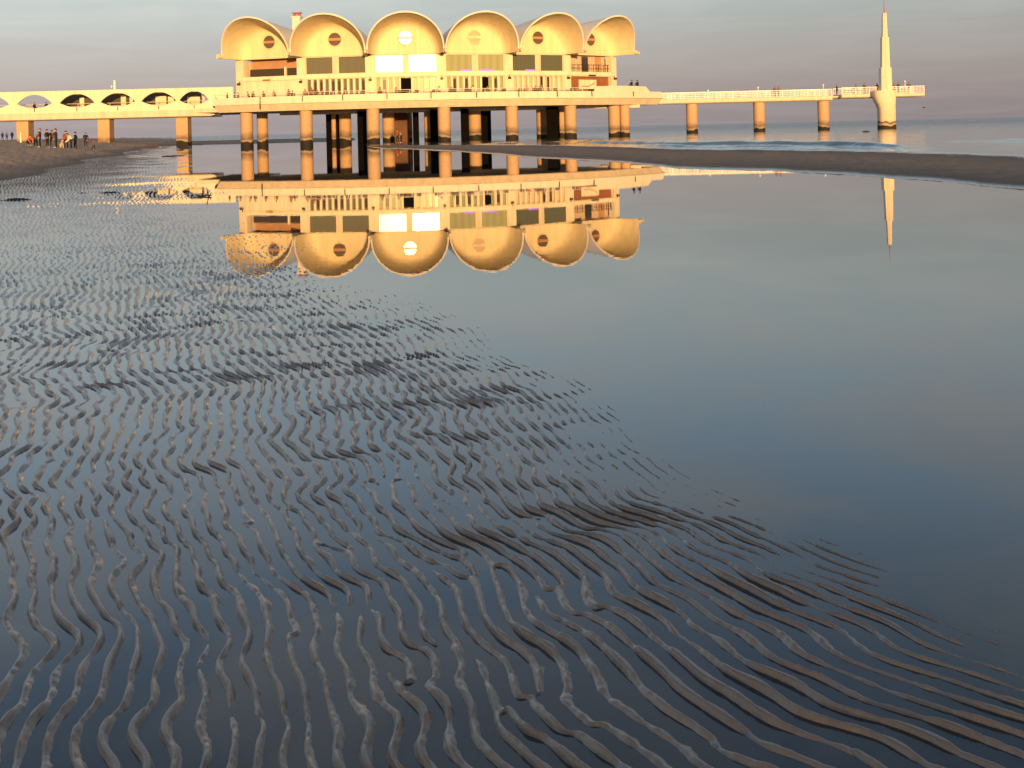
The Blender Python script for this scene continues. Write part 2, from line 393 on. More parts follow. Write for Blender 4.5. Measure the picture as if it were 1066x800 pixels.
def fan_mesh(name, tcols, invY_rows, zfun, mat, smooth=True, yb=None):
    """sheet whose columns run away from the camera foot; rows are spaced by 1/Y"""
    nt_, nr = len(tcols), len(invY_rows)
    if yb is None:
        Yv = np.repeat((1.0 / invY_rows)[:, None], nt_, 1)
    else:
        Yv = 1.0 / invY_rows                       # 2D
    Tv = np.repeat(tcols[None, :], nr, 0)
    Xv = Tv * (Yv + 0.0)
    Zv = zfun(Xv, Yv)
    co = np.stack([Xv, Yv, Zv], -1).reshape(-1, 3).astype(np.float32)
    idx = np.arange(nr * nt_).reshape(nr, nt_)
    q = np.stack([idx[:-1, :-1], idx[:-1, 1:], idx[1:, 1:], idx[1:, :-1]], -1).reshape(-1, 4)
    me = bpy.data.meshes.new(name)
    me.vertices.add(len(co)); me.vertices.foreach_set('co', co.ravel())
    me.loops.add(q.size); me.loops.foreach_set('vertex_index', q.ravel().astype(np.int32))
    me.polygons.add(len(q)); me.polygons.foreach_set('loop_start', np.arange(0, q.size, 4, dtype=np.int32))
    me.polygons.foreach_set('loop_total', np.full(len(q), 4, dtype=np.int32))
    me.update(calc_edges=True)
    me.polygons.foreach_set('use_smooth', np.full(len(q), smooth))
    me.materials.append(mat)
    return link_mesh(name, me)

tc_in = np.arange(-0.53, 0.5301, 0.00092)
tc_out = np.array([0.55, 0.58, 0.62, 0.68, 0.76, 0.88, 1.05, 1.3])
tcols = np.concatenate([-tc_out[::-1], tc_in, tc_out])
px_rows = np.concatenate([np.arange(1300, 700, -8), np.arange(700, 240, -0.72), np.arange(240, 40, -1.0), np.arange(40, 4, -0.5)])
ground = fan_mesh('sand_flat', tcols, px_rows / (CAMH * F), height, M['sand'])
setp(ground, kind='structure', label='rippled wet sand flat and beach')

# water: calm tide pool on the near side, open sea beyond the sandbar
def ybound(t):
    ctr = 0.5 * (np.interp(t, BT, BN) + np.interp(t, BT, BF))
    return np.where(t > -0.126, ctr, np.where(t < -0.136, 225.0, 115 + (225 - 115) * (-0.126 - t) / 0.01))
tw = np.concatenate([-tc_out[::-1], np.arange(-0.53, 0.5301, 0.004), tc_out])
yb_ = ybound(tw)
vr = np.linspace(0, 1, 60)[:, None]
inv_pool = (1 / 1.35) * (1 - vr) + (1 / yb_[None, :]) * vr
pool = fan_mesh('tide_pool', tw, inv_pool, lambda X, Y: np.zeros_like(X), M['pool'], yb=1)
setp(pool, kind='structure', label='calm shallow tide pool mirroring the pier')

tw2 = np.concatenate([-tc_out[::-1], np.arange(-0.53, 0.5301, 0.0015), tc_out])
yb2 = ybound(tw2)
vr2 = np.concatenate([np.linspace(0, 0.55, 260), np.linspace(0.56, 1, 120)])[:, None]
inv_sea = (1 / yb2[None, :]) * (1 - vr2) + (1 / 30000.0) * vr2
def sea_z(X, Y):
    t = X / Y
    yf = np.interp(t, BT, BF)
    dist = Y - yf
    z = np.zeros_like(X)
    for d0, w, h, seed in ((2.0, 0.7, 0.09, 1), (5.0, 0.75, 0.40, 2), (9.5, 1.0, 0.26, 3), (26, 2.0, 0.16, 4)):
        off = d0 + 1.2 * cnoise(X, Y * 0, 17, 8, 200 + seed) + 0.4 * cnoise(X, Y * 0, 5, 8, 220 + seed)
        env = np.clip(0.35 + 0.9 * cnoise(X, Y * 0, 13, 8, 240 + seed), 0, 1.2)
        z += h * env * np.exp(-((dist - off) / w) ** 2)
    z *= smooth01((t + 0.05) / 0.08)
    z += 0.012 * cnoise(X, Y, 6, 12, 260, 1.6) * np.clip(dist / 10, 0, 1) * np.clip(300 / Y, 0, 1)
    return z
sea = fan_mesh('sea', tw2, inv_sea, sea_z, M['sea'], yb=1)
setp(sea, kind='structure', label='open sea with low waves beyond the sandbar')

# back beach behind the camera
mb = MB(); mb.add([(-300, -200, -0.02), (300, -200, -0.02), (300, 1.36, -0.02), (-300, 1.36, -0.02)], [(0, 1, 2, 3)])
bb = mb.build('beach', M['sand']); setp(bb, kind='structure', label='beach behind the viewer')

# unseen sand ridge, added behind the viewer to block the low sun
def shade_dune():
    xs_ = np.arange(-170, 171, 2.0); ys_ = np.array([-72, -64, -56, -50, -46, -43, -40, -37, -33, -28, -22, -16.0])
    pr = np.array([0.0, 0.25, 0.55, 0.8, 0.94, 1.0, 0.97, 0.82, 0.55, 0.28, 0.08, -0.02])
    Xg, Yg = np.meshgrid(xs_, ys_)
    Z = pr[:, None] * (2.5 + 0.25 * cnoise(Xg, Yg * 0.3, 26, 10, 301) + 0.12 * cnoise(Xg, Yg, 7, 10, 302)) - 0.03
    m_ = MB(); m_.sm = True
    m_.grid([[(float(Xg[i, j]), float(Yg[i, j]), float(Z[i, j])) for j in range(Xg.shape[1])] for i in range(Xg.shape[0])])
    o = m_.build('shade_dune', M['sand']); setp(o, kind='structure', label='unseen sand ridge added behind the viewer to block the sun')
shade_dune()
def sun_filter_reeds():  # blades added out of view to thin the sun on the near sand
    m_ = MB(); r = random.Random(77)
    for q in range(5600):
        x = r.uniform(-45, 60); y = r.uniform(-44, -38); h = r.uniform(2.6, 4.6) + 0.5 * math.sin(x * 0.9) + 0.4 * math.sin(x * 0.23 + 1)
        a_ = r.uniform(0, 6.28); w_ = r.uniform(0.02, 0.035); bx, by = r.uniform(-0.5, 0.5), r.uniform(-0.4, 0.4)
        c_, s_ = math.cos(a_) * w_, math.sin(a_) * w_; z0 = 2.1
        m_.add([(x - c_, y - s_, z0), (x + c_, y + s_, z0), (x + bx * 0.4 + c_, y + by * 0.4 + s_, z0 + h * 0.6), (x + bx * 0.4 - c_, y + by * 0.4 - s_, z0 + h * 0.6), (x + bx, y + by, z0 + h)], [(0, 1, 2, 3), (3, 2, 4)], False)
    o = m_.build('sun_filter_reeds', paint('sun_filter_leaf', (0.10, 0.11, 0.045), 0.7, 0.15, 3)); setp(o, kind='stuff', label='unseen reed belt added behind the viewer to filter the sun')
sun_filter_reeds()

# thin foam line along the sea side of the sandbar
def foam_line():
    m, nt, b = new_mat('foam'); b.inputs['Base Color'].default_value = (0.72, 0.70, 0.68, 1); b.inputs['Roughness'].default_value = 0.7
    mbx = MB(); rows = []
    for i in range(420):
        t = -0.02 + 0.60 * i / 419
        Y0 = float(np.interp(t, BT, BF)); X0 = t * Y0
        wob = 0.35 * math.sin(X0 * 1.3) + 0.25 * math.sin(X0 * 3.1 + 1) + 0.12 * math.sin(X0 * 9.7)
        w = 0.0035 * Y0 * (1.1 + 0.9 * math.sin(X0 * 0.8 + 2) * math.sin(X0 * 2.3)) + 0.05
        Yc = Y0 + 0.3 + wob * 0.6
        rows.append([(X0, Yc - w, 0.020), (X0, Yc, 0.045), (X0, Yc + w, 0.020)])
    mbx.grid(rows)
    o = mbx.build('foam', m); setp(o, kind='stuff', label='thin line of white foam along the sea edge of the sandbar')
foam_line()

# ------------------------------------------------------------------ the pier restaurant
STEP = 12.0; A2 = 5.5; WB = 9.3
APO = WB / 2 / math.tan(R(STEP / 2)); RV = WB / 2 / math.sin(R(STEP / 2))
PC = Vector((-12.35, 135.0))
n2_ = Vector((math.sin(R(A2)), -math.cos(R(A2))))
CC = PC - n2_ * APO                                 # centre of the fan
def nrm(a): return Vector((math.sin(R(a)), -math.cos(R(a))))
def lat(a): return Vector((math.cos(R(a)), math.sin(R(a))))
def fanpt(k, r):                                     # vertex ray k at radius r
    return CC + nrm(A2 + (k - 2.5) * STEP) * r
REC = 3.6                                            # facade recess behind the vault mouths
RW = RV - REC
Z_SPR, Z_TOP, Z_EAVE = 11.05, 15.45, 10.72
Z_FLOOR = 4.9

rest = empty('pier_restaurant', (CC.x, CC.y - 30, 4.1))
INV = Matrix.Translation(-Vector(rest.location))
def local(o):                                        # built in world space -> keep world placement under the empty
    o.matrix_parent_inverse = INV; return o
setp(rest, 'sunlit cream restaurant on piles with six scalloped barrel vaults and round gable windows', 'restaurant')

class BayFrame:
    def __init__(s, i):
        s.a = A2 + (i - 2) * STEP; s.n = nrm(s.a); s.l = lat(s.a)
        s.apo_w = RW * math.cos(R(STEP / 2)); s.half_w = RW * math.sin(R(STEP / 2))
    def p(s, x, out, z):                             # x lateral, out = metres in front of the facade plane
        q = CC + s.n * (s.apo_w + out) + s.l * x
        return (q.x, q.y, z)
    def rz(s): return R(s.a)

def bay_box(mb_, B, x0, x1, o0, o1, z0, z1):
    vs = [B.p(x, o, z) for z in (z0, z1) for x, o in ((x0, o1), (x1, o1), (x1, o0), (x0, o0))]
    mb_.add(vs, [(3, 2, 1, 0), (4, 5, 6, 7), (0, 1, 5, 4), (1, 2, 6, 5), (2, 3, 7, 6), (3, 0, 4, 7)], False)

def vault_pt(B, tpar, r_apo, rad_scale, zc, off=0.0):
    """point on a vault section: tpar 0..pi, apothem radius r_apo"""
    hw = (r_apo) * math.tan(R(STEP / 2)) * rad_scale + off
    c, s_ = math.cos(tpar), math.sin(tpar)
    q = CC + B.n * r_apo - B.l * (hw * c)
    return q, s_

def make_vault(i):
    B = BayFrame(i); mb_ = MB(); TH = 0.19; n = 36
    # stations from the mouth to the back (radius offset of springing, crown height)
    st = [(0.0, 1.9, 4.40), (-0.8, 1.45, 4.28), (-2.0, 0.8, 4.10), (-3.6, 0.1, 3.92), (-7.0, 0.0, 3.6), (-11.0, 0.0, 3.2), (-16.0, 0.0, 2.8)]
    def shell(off):
        rows = []
        for dr, fwd, hh in st:
            row = []
            for k in range(n + 1):
                tp = math.pi * k / n
                s_ = math.sin(tp); apo = APO + dr + fwd * (s_ ** 1.4)
                hw = (APO + dr) * math.tan(R(STEP / 2)) - 0.02 + off
                q = CC + B.n * apo - B.l * (hw * math.cos(tp))
                row.append((q.x, q.y, Z_SPR + (hh + off) * s_ ** 0.92))
            rows.append(row)
        return rows
    outer = shell(0.0); inner = shell(-TH)
    mb_.sm = True
    mb_.grid(outer); mb_.grid(inner)
    for (a, b) in ((outer[0], inner[0]), (outer[-1], inner[-1])):
        for k in range(n):
            mb_.add([a[k], a[k + 1], b[k + 1], b[k]], [(0, 1, 2, 3)], False)
    o = local(mb_.build('roof_vault', M['roof'], rest))
    return o

for i in range(6):
    make_vault(i)

# fins (side walls) that carry the vaults past the facade
for k in range(7):
    mb_ = MB(); d = nrm(A2 + (k - 2.5) * STEP); l = lat(A2 + (k - 2.5) * STEP)
    th = 0.24 if 0 < k < 6 else 0.16
    p0 = CC + d * (RV - 0.02); p1 = CC + d * (RV - 16)
    poly = [p0 - l * th, p0 + l * th, p1 + l * th, p1 - l * th]
    mb_.prism([(p.x, p.y) for p in poly], Z_EAVE, Z_SPR + 0.22)
    local(mb_.build('valley_beam', M['roof'], rest, 0.03))
    # rain spout sticking out of each valley
    mb_ = MB(); s0 = CC + d * (RV - 0.1); s1 = CC + d * (RV + 0.75)
    mb_.tube((s0.x, s0.y, Z_SPR - 0.05), (s1.x, s1.y, Z_SPR - 0.18), 0.26, 0.17, 10)
    if k in (0, 6):
        e = CC + d * (RV - 0.3) + l * (0.8 if k == 6 else -0.8); f0 = CC + d * (RV - 0.3)
        mb_.tube((f0.x, f0.y, Z_SPR), (e.x, e.y, Z_SPR + 0.05), 0.34, 0.26, 10)
    local(mb_.build('rain_spout', M['gable'], rest))

# facade: gable panels, floors, windows
def disc_window(B, cx, zc, r, o, mat, parent, bright=False):
    fr = MB(); n = 28
    # frame ring
    ring = []
    for rr, oo in ((r, o), (r, o + 0.07), (r + 0.10, o + 0.07), (r + 0.10, o)):
        ring.append([B.p(cx + rr * math.cos(2 * math.pi * j / n), oo, zc + rr * math.sin(2 * math.pi * j / n)) for j in range(n + 1)])
    fr.grid(ring)
    f = local(fr.build('round_window', M['gable'], rest))
    gp = MB()
    for sgn in (1, -1):
        h0 = 0.155
        pts = []
        a0 = math.asin(h0 / r)
        for j in range(15):
            a = a0 + (math.pi - 2 * a0) * j / 14
            pts.append(B.p(cx + r * math.cos(a), o + 0.03, zc + sgn * r * math.sin(a)))
        gp.add(pts, [tuple(range(15))], False)
    g = gp.build('pane', mat, f); g.matrix_parent_inverse = f.matrix_parent_inverse @ Matrix.Identity(4)
    g.matrix_parent_inverse = Matrix.Identity(4)
    br = MB(); bay_box(br, B, cx - r * 0.98, cx + r * 0.98, o + 0.005, o + 0.09, zc - 0.15, zc + 0.15)
    b = br.build('crossbar', M['tan_wall'] if not bright else M['gable'], f); b.matrix_parent_inverse = Matrix.Identity(4)
    return f

for i in range(6):
    B = BayFrame(i); hw = B.half_w
    # gable: a shallow concave shell that sweeps forward to the vault's mouth at its edges
    g = MB(); g.sm = True
    Wg, Hg = WB / 2 - 0.23, 4.40 - 0.25
    mouth = APO - B.apo_w
    def gout(x, z):
        ze = max(0.0, z - Z_SPR) / Hg
        rho = min(1.0, math.hypot(x / Wg, ze)); th_ = ze / max(rho, 1e-6)
        return 0.10 + (mouth - 0.16 + 1.85 * max(0.0, th_) ** 1.4) * rho ** 13
    rows = []
    zs = [Z_EAVE, 10.85, 10.98]
    for z in zs: rows.append([(Wg * q, z) for q in np.linspace(-1, 1, 49)])
    for ph in np.linspace(0, math.pi / 2, 26):
        zz = Z_SPR + Hg * math.sin(ph) ** 0.97; w_ = Wg * math.cos(ph)
        rows.append([(max(w_, 0.001) * q, zz) for q in np.linspace(-1, 1, 49)])
    P3 = [[B.p(x, gout(x, z), z) for x, z in row] for row in rows]
    g.grid(P3, True)
    g.grid([[B.p(x, gout(x, z), z) for x, z in rows[0]], [B.p(x, -0.2, Z_EAVE) for x, z in rows[0]]], False)
    local(g.build('gable_wall', M['gable'], rest))
    wb_ = MB(); bay_box(wb_, B, -hw, hw, -0.6, -0.21, 10.69, Z_SPR + 3.4 if False else 11.6)
    local(wb_.build('lintel', M['gable'], rest))
    disc_window(B, 0.0, 12.75, 0.80, 0.16, [M['glass_brown'], M['glass_brown'], M['glass_mirror'], M['curtain'], M['glass_brown'], M['glass_brown']][i], rest, i in (2, 3))
    # upper floor window band
    z0, z1 = 8.55, 10.70
    pil = 0.55
    xin0, xin1 = -hw + pil, hw - pil
    w = MB()
    bay_box(w, B, -hw, hw, -0.25, 0.14, 7.95, z0)                 # spandrel
    bay_box(w, B, -hw + 0.02, hw - 0.02, 0.14, 0.34, 8.02, 8.22)   # little ledge
    local(w.build('spandrel', M['white'], rest))
    if i == 0:
        # recessed loggia with a tan back wall, dark glass strip and one post
        bk = MB(); bay_box(bk, B, xin0, xin1, -2.0, -1.8, z0, z1); bay_box(bk, B, xin0, xin1, -1.8, -0.25, z0 - 0.1, z0 - 0.02)
        local(bk.build('loggia_wall', M['tan_wall'], rest))
        gl = MB(); bay_box(gl, B, xin0 + 0.6, 1.65, -0.5, -0.42, z0, z0 + 0.95); bay_box(gl, B, 2.05, xin1, -0.5, -0.42, z0, z0 + 0.95)
        local(gl.build('glass_balustrade', M['glass_dark'], rest))
        po = MB(); bay_box(po, B, 1.72, 1.98, -0.55, -0.3, z0, z0 + 1.15)
        local(po.build('post', M['white'], rest))
    elif i == 5:
        bk = MB(); bay_box(bk, B, xin0, xin1, -1.2, -1.0, z0, z1)
        local(bk.build('loggia_wall', M['curtain'], rest))
        for x0, x1, mt in ((-3.2, -1.6, M['curtain']), (-0.6, 0.55, M['glass_dark']), (1.9, 3.0, M['tan_wall'])):
            dd = MB(); bay_box(dd, B, x0, x1, -0.98, -0.93, z0, z1 - 0.1); local(dd.build('door' if x0 == -0.6 else 'curtain_panel', mt, rest))
        rl = MB()
        for zz in (z0 + 0.5, z0 + 0.95): bay_box(rl, B, xin0, xin1, -0.18, -0.14, zz, zz + 0.05)
        for q in range(9): bay_box(rl, B, xin0 + q * (xin1 - xin0) / 8.3, xin0 + q * (xin1 - xin0) / 8.3 + 0.05, -0.19, -0.13, z0, z0 + 1.0)
        local(rl.build('balcony_rail', M['dark_metal'], rest))
    else:
        mt = {1: M['glass_grey'], 2: M['glass_mirror'], 3: M['glass_pale'], 4: M['glass_green']}[i]
        for x0, x1 in ((xin0, -0.32), (0.32, xin1)):
            fr = MB()
            bay_box(fr, B, x0, x0 + 0.07, -0.10, 0.06, z0, z1); bay_box(fr, B, x1 - 0.07, x1, -0.10, 0.06, z0, z1)
            bay_box(fr, B, x0 + 0.07, x1 - 0.07, -0.10, 0.06, z1 - 0.07, z1); bay_box(fr, B, x0 + 0.07, x1 - 0.07, -0.10, 0.06, z0, z0 + 0.07)
            f = local(fr.build('window', M['white'], rest))
            pn = MB(); bay_box(pn, B, x0 + 0.072, x1 - 0.072, -0.06, -0.02, z0 + 0.072, z1 - 0.072)
            # give the pane its own origin so that curtain stripes follow the wall
            me_o = pn.build('pane', mt, f)
            c = Vector(B.p((x0 + x1) / 2, -0.04, (z0 + z1) / 2)); rot = Matrix.Translation(c) @ Matrix.Rotation(B.rz(), 4, 'Z')
            me_o.data.transform(rot.inverted()); me_o.matrix_parent_inverse = Matrix.Identity(4)
            me_o.matrix_basis = rot
            if i in (3, 4):
                s0, s1 = (x0 + (x1 - x0) * (0.55 if x0 < 0 else 0.05), x0 + (x1 - x0) * (0.95 if x0 < 0 else 0.6))
                if i == 4 and x0 > 0: continue
                nl = MB(); bay_box(nl, B, s0, s1, -0.015, 0.02, z0 + 0.09, z0 + 0.24)
                nn = nl.build('neon_strip', M['purple'], f); nn.matrix_parent_inverse = Matrix.Identity(4)
        ml = MB(); bay_box(ml, B, -0.32, 0.32, -0.2, 0.10, z0, z1)
        local(ml.build('mullion', M['fascia'] if i != 2 else M['gable'], rest))
    # lower floor
    zt = 7.95
    lw = MB(); bay_box(lw, B, -hw + 0.2, hw - 0.2, -0.62, -0.30, Z_FLOOR, zt)
    if i == 0:
        lw2 = MB(); bay_box(lw2, B, -hw + 0.1, hw - 0.1, -0.30, 0.10, Z_FLOOR, zt - 0.002)
        local(lw2.build('ground_floor_wall', M['white'], rest))
        sg = MB(); bay_box(sg, B, -0.9, 0.1, 0.342, 0.42, 8.0, 8.19)
        local(sg.build('wall_lamp', M['terracotta'], rest))
    elif i == 5:
        local(lw.build('ground_floor_wall', M['wood'], rest))
        bd = MB(); bay_box(bd, B, -1.9, 1.3, -0.29, -0.22, 6.35, 7.55)
        bo = local(bd.build('notice_board', M['white'], rest))
        sc = MB()                                    # brush-like scribble across the board
        pts = [(-1.5, 6.62), (-0.9, 6.72), (-0.3, 6.66), (0.2, 6.85), (0.7, 7.0), (0.95, 7.25)]
        for (xa, za), (xb_, zb_) in zip(pts[:-1], pts[1:]):
            sc.tube(B.p(xa, -0.20, za), B.p(xb_, -0.20, zb_), 0.045, 0.045, 6)
        q = sc.build('handwriting', M['dark_metal'], bo); q.matrix_parent_inverse = Matrix.Identity(4)
        sg = MB(); bay_box(sg, B, -0.7, 0.6, 0.342, 0.42, 8.0, 8.2)
        local(sg.build('sign_lamp', M['dark_metal'], rest))
    else:
        local(lw.build('ground_floor_glazing', M['curtain'] if i == 4 else M['glass_grey'] if i == 1 else M['glass_pale'], rest))
        npost = 10; xs_ = [xin0 + (xin1 - xin0) * q / npost for q in range(npost + 1)]
        for q, x in enumerate(xs_):
            pm = MB(); bay_box(pm, B, x - 0.15, x + 0.15, -0.30, 0.05, Z_FLOOR, zt - 0.003)
            local(pm.build('column', M['white'], rest))
        darks = {1: (1, 2, 4, 5, 9), 2: (1, 4), 3: (1, 3, 8), 4: ()}[i]
        for q in darks:
            dm = MB(); bay_box(dm, B, xs_[q] + 0.16, xs_[q + 1] - 0.16, -0.295, -0.27, Z_FLOOR, zt - 0.25)
            local(dm.build('dark_pane', M['glass_dark'], rest))
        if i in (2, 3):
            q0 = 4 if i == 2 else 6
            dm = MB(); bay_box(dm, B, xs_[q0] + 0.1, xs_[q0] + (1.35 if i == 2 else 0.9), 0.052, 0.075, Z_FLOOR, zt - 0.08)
            local(dm.build('open_doorway', M['near_black'], rest))
        if i == 4:
            for x in (0.35, 1.3):
                dm = MB(); bay_box(dm, B, x, x + 0.28, 0.052, 0.07, Z_FLOOR + 1.0, zt - 0.05)
                local(dm.build('dark_pane', M['glass_dark'], rest))
    # interior body behind the facade so that nothing is see-through
    co = MB()
    pts = [fanpt(i, RW - 2.3), fanpt(i + 1, RW - 2.3), fanpt(i + 1, RW - 13), fanpt(i, RW - 13)]
    co.prism([(p.x, p.y) for p in pts], Z_FLOOR, 10.9)
    local(co.build('inner_wall', M['tan_wall'], rest))
# pilasters between bays + floodlights
for k in range(7):
    d = nrm(A2 + (k - 2.5) * STEP); l = lat(A2 + (k - 2.5) * STEP)
    pm = MB(); p0 = CC + d * (RW + 0.16); p1 = CC + d * (RW - 0.8)
    w = 0.56
    poly = [p0 - l * w, p0 + l * w, p1 + l * w, p1 - l * w]
    pm.prism([(p.x, p.y) for p in poly], Z_FLOOR, 10.71)
    local(pm.build('pilaster', M['white'], rest, 0.02))
    fl = MB(); c = CC + d * (RW + 0.36)
    fl.box((c.x, c.y, 7.72), (0.34, 0.3, 0.26), R(A2 + (k - 2.5) * STEP)); c2 = CC + d * (RW + 0.2)
    fl.box((c2.x, c2.y, 7.9), (0.08, 0.14, 0.3), R(A2 + (k - 2.5) * STEP))
    local(fl.build('floodlight', M['dark_metal'], rest))
# end walls
for k, sgn in ((0, -1), (6, 1)):
    em = MB(); p0 = fanpt(k, RW - 0.8); p1 = fanpt(k, RW - 13); l = lat(A2 + (k - 2.5) * STEP)
    poly = [p0 - l * 0.2, p0 + l * 0.2, p1 + l * 0.2, p1 - l * 0.2]
    em.prism([(p.x, p.y) for p in poly], Z_FLOOR, 10.4)
    local(em.build('end_wall', M['white'], rest))
# chimney
ch = MB(); cp = Vector((px2x(312, 150), 150.0))
ch.box((cp.x, cp.y, 14.25), (1.05, 1.05, 5.0), R(-6)); ch.box((cp.x, cp.y, 16.75), (1.25, 1.25, 0.14), R(-6))
cho = local(ch.build('chimney', M['roof'], rest, 0.02))
pot = MB()
for dx in (-0.3, 0.3): pot.lathe((cp.x + dx, cp.y, 16.82), [(0.2, 0), (0.24, 0.1), (0.2, 0.42)], 12)
pot.box((cp.x, cp.y, 17.27), (1.2, 1.0, 0.08), R(-6))
po = pot.build('chimney_pot', M['terracotta'], cho); po.matrix_parent_inverse = Matrix.Identity(4)

# deck
deck_front = [(-39.6, 153.9), (-38.3, 148.0)]
for az_ in [-27.0] + list(np.arange(-24, 54.1, 4.0)):
    q_ = CC + nrm(az_) * (RV - 0.9); deck_front.append((float(q_.x), float(q_.y)))
deck_front.append((20.3, 155.3))
deck_back = [(20.6, 157.4), (-20, 157), (-30, 153), (-39.8, 156.5)]
def offset_out(pts, o):
    c = Vector((-10, 156)); out = []
    for x, y in pts:
        v = Vector((x, y)) - c; out.append(tuple(Vector((x, y)) + v.normalized() * o))
    return out
D0 = deck_front + deck_back
mb_ = MB()
lo = offset_out(D0, -0.45); mid = offset_out(D0, 0.0); n = len(D0)
# undercut fascia: slopes in towards its foot
vs = [(x, y, 4.22) for x, y in lo] + [(x, y, 4.94) for x, y in mid] + [(x, y, 5.02) for x, y in mid]
fs = [tuple(range(n - 1, -1, -1)), tuple(range(2 * n, 3 * n))]
for b in (0, n):
    fs += [(b + i, b + (i + 1) % n, b + n + (i + 1) % n, b + n + i) for i in range(n)]
mb_.add(vs, fs, False)
local(mb_.build('terrace_deck', M['fascia'], rest))
mb_ = MB()                                           # parapet band, ring
a = offset_out(D0, 0.16); b = offset_out(D0, 0.30); c = offset_out(D0, 0.04); e = offset_out(D0, -0.12)
P = [[(x, y, 5.025) for x, y in a], [(x, y, 5.08) for x, y in b], [(x, y, 5.95) for x, y in c], [(x, y, 5.95) for x, y in e], [(x, y, 5.025) for x, y in e], [(x, y, 5.025) for x, y in a]]
P = [row + [row[0]] for row in P]
mb_.grid(P, False)
local(mb_.build('terrace_parapet', M['parapet'], rest))
mb_ = MB(); mb_.prism(offset_out(D0, -0.16), 5.03, 5.30)
local(mb_.build('terrace_floor', M['fascia'], rest))
# taller solid balustrade at the right end of the terrace
tb = MB(); seg = []
for az_ in (39, 42, 45, 48, 50.5, 52.5, 54.0):
    q_ = CC + nrm(az_) * (RV - 0.9); seg.append((float(q_.x), float(q_.y)))
q0 = offset_out(seg, -0.02); q1 = offset_out(seg, -0.28)
tops = [6.56, 6.62, 6.66, 6.66, 6.64, 6.60, 5.98]; m_ = len(seg)
for j in range(m_ - 1):
    vs = [(*q0[j], 5.955), (*q0[j + 1], 5.955), (*q1[j + 1], 5.955), (*q1[j], 5.955), (*q0[j], tops[j]), (*q0[j + 1], tops[j + 1]), (*q1[j + 1], tops[j + 1]), (*q1[j], tops[j])]
    tb.add(vs, [(3, 2, 1, 0), (4, 5, 6, 7), (0, 1, 5, 4), (1, 2, 6, 5), (2, 3, 7, 6), (3, 0, 4, 7)], False)
local(tb.build('end_balustrade', M['parapet'], rest))
# railing above the parapet: posts, three thin rails
rl = MB(); rp_ = offset_out(deck_front[:-5], -0.05)
pts = []
for j in range(len(rp_) - 1):
    p, q = Vector(rp_[j]), Vector(rp_[j + 1]); L_ = (q - p).length; kk = max(1, int(L_ / 1.25))
    for s_ in range(kk): pts.append(p.lerp(q, s_ / kk))
pts.append(Vector(rp_[-1]))
for p in pts: rl.tube((p.x, p.y, 5.94), (p.x, p.y, 6.36), 0.03, n=6)
for p, q in zip(pts[:-1], pts[1:]):
    for z, r_ in ((6.36, 0.035), (6.16, 0.016)):
        rl.tube((p.x, p.y, z), (q.x, q.y, z), r_, n=6, cap=False)
local(rl.build('terrace_railing', M['white_metal'], rest))
# platforms added at the back to close the gaps to walkway and jetty
for (x0_, y0_, x1_, y1_, z0_, z1_) in ((-43.5, 156.7, -36, 177.0, 4.62, 5.2), (-12, 157.5, 14, 182.0, 4.9, 5.25)):
    mb_ = MB(); mb_.box(((x0_ + x1_) / 2, (y0_ + y1_) / 2, (z0_ + z1_) / 2), (x1_ - x0_, y1_ - y0_, z1_ - z0_))
    local(mb_.build('gap_platform', M['fascia'], rest))
# drain spouts on the parapet
for px in (272, 316, 358, 404, 450, 497, 541, 581, 617, 660):
    t = (px - 533) / F
    best = None
    for (x0, y0), (x1, y1) in zip(deck_front[:-1], deck_front[1:]):
        for s_ in np.linspace(0, 1, 60):
            X, Y = x0 + (x1 - x0) * s_, y0 + (y1 - y0) * s_
            e_ = abs(X / Y - t)
            if best is None or e_ < best[0]: best = (e_, X, Y)
    X, Y = best[1], best[2]; ds = MB()
    ds.tube((X, Y - 0.33, 5.86), (X, Y - 0.42, 5.25), 0.055, n=6)
    ds.tube((X, Y - 0.05, 5.90), (X, Y - 0.36, 5.86), 0.06, n=6)
    if px == 272: ds.tube((X, Y - 0.42, 5.3), (X, Y - 0.44, 4.5), 0.075, n=6)
    local(ds.build('drain_spout', M['dark_metal'], rest))
# under-deck beams and the stair core
for (x0, y0, x1, y1) in ((-30, 148, 17, 152),):
    p, q = Vector((x0, y0)), Vector((x1, y1)); dirn = (q - p).normalized(); nn = Vector((-dirn.y, dirn.x)) * 0.35
    bm_ = MB(); bm_.prism([tuple(p - nn), tuple(q - nn), tuple(q + nn), tuple(p + nn)], 3.85, 4.218)
    local(bm_.build('deck_beam', M['fascia'], rest))
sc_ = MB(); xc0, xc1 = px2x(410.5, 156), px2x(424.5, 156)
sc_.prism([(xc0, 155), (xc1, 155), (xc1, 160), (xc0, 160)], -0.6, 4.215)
local(sc_.build('stair_core', M['core'], rest))

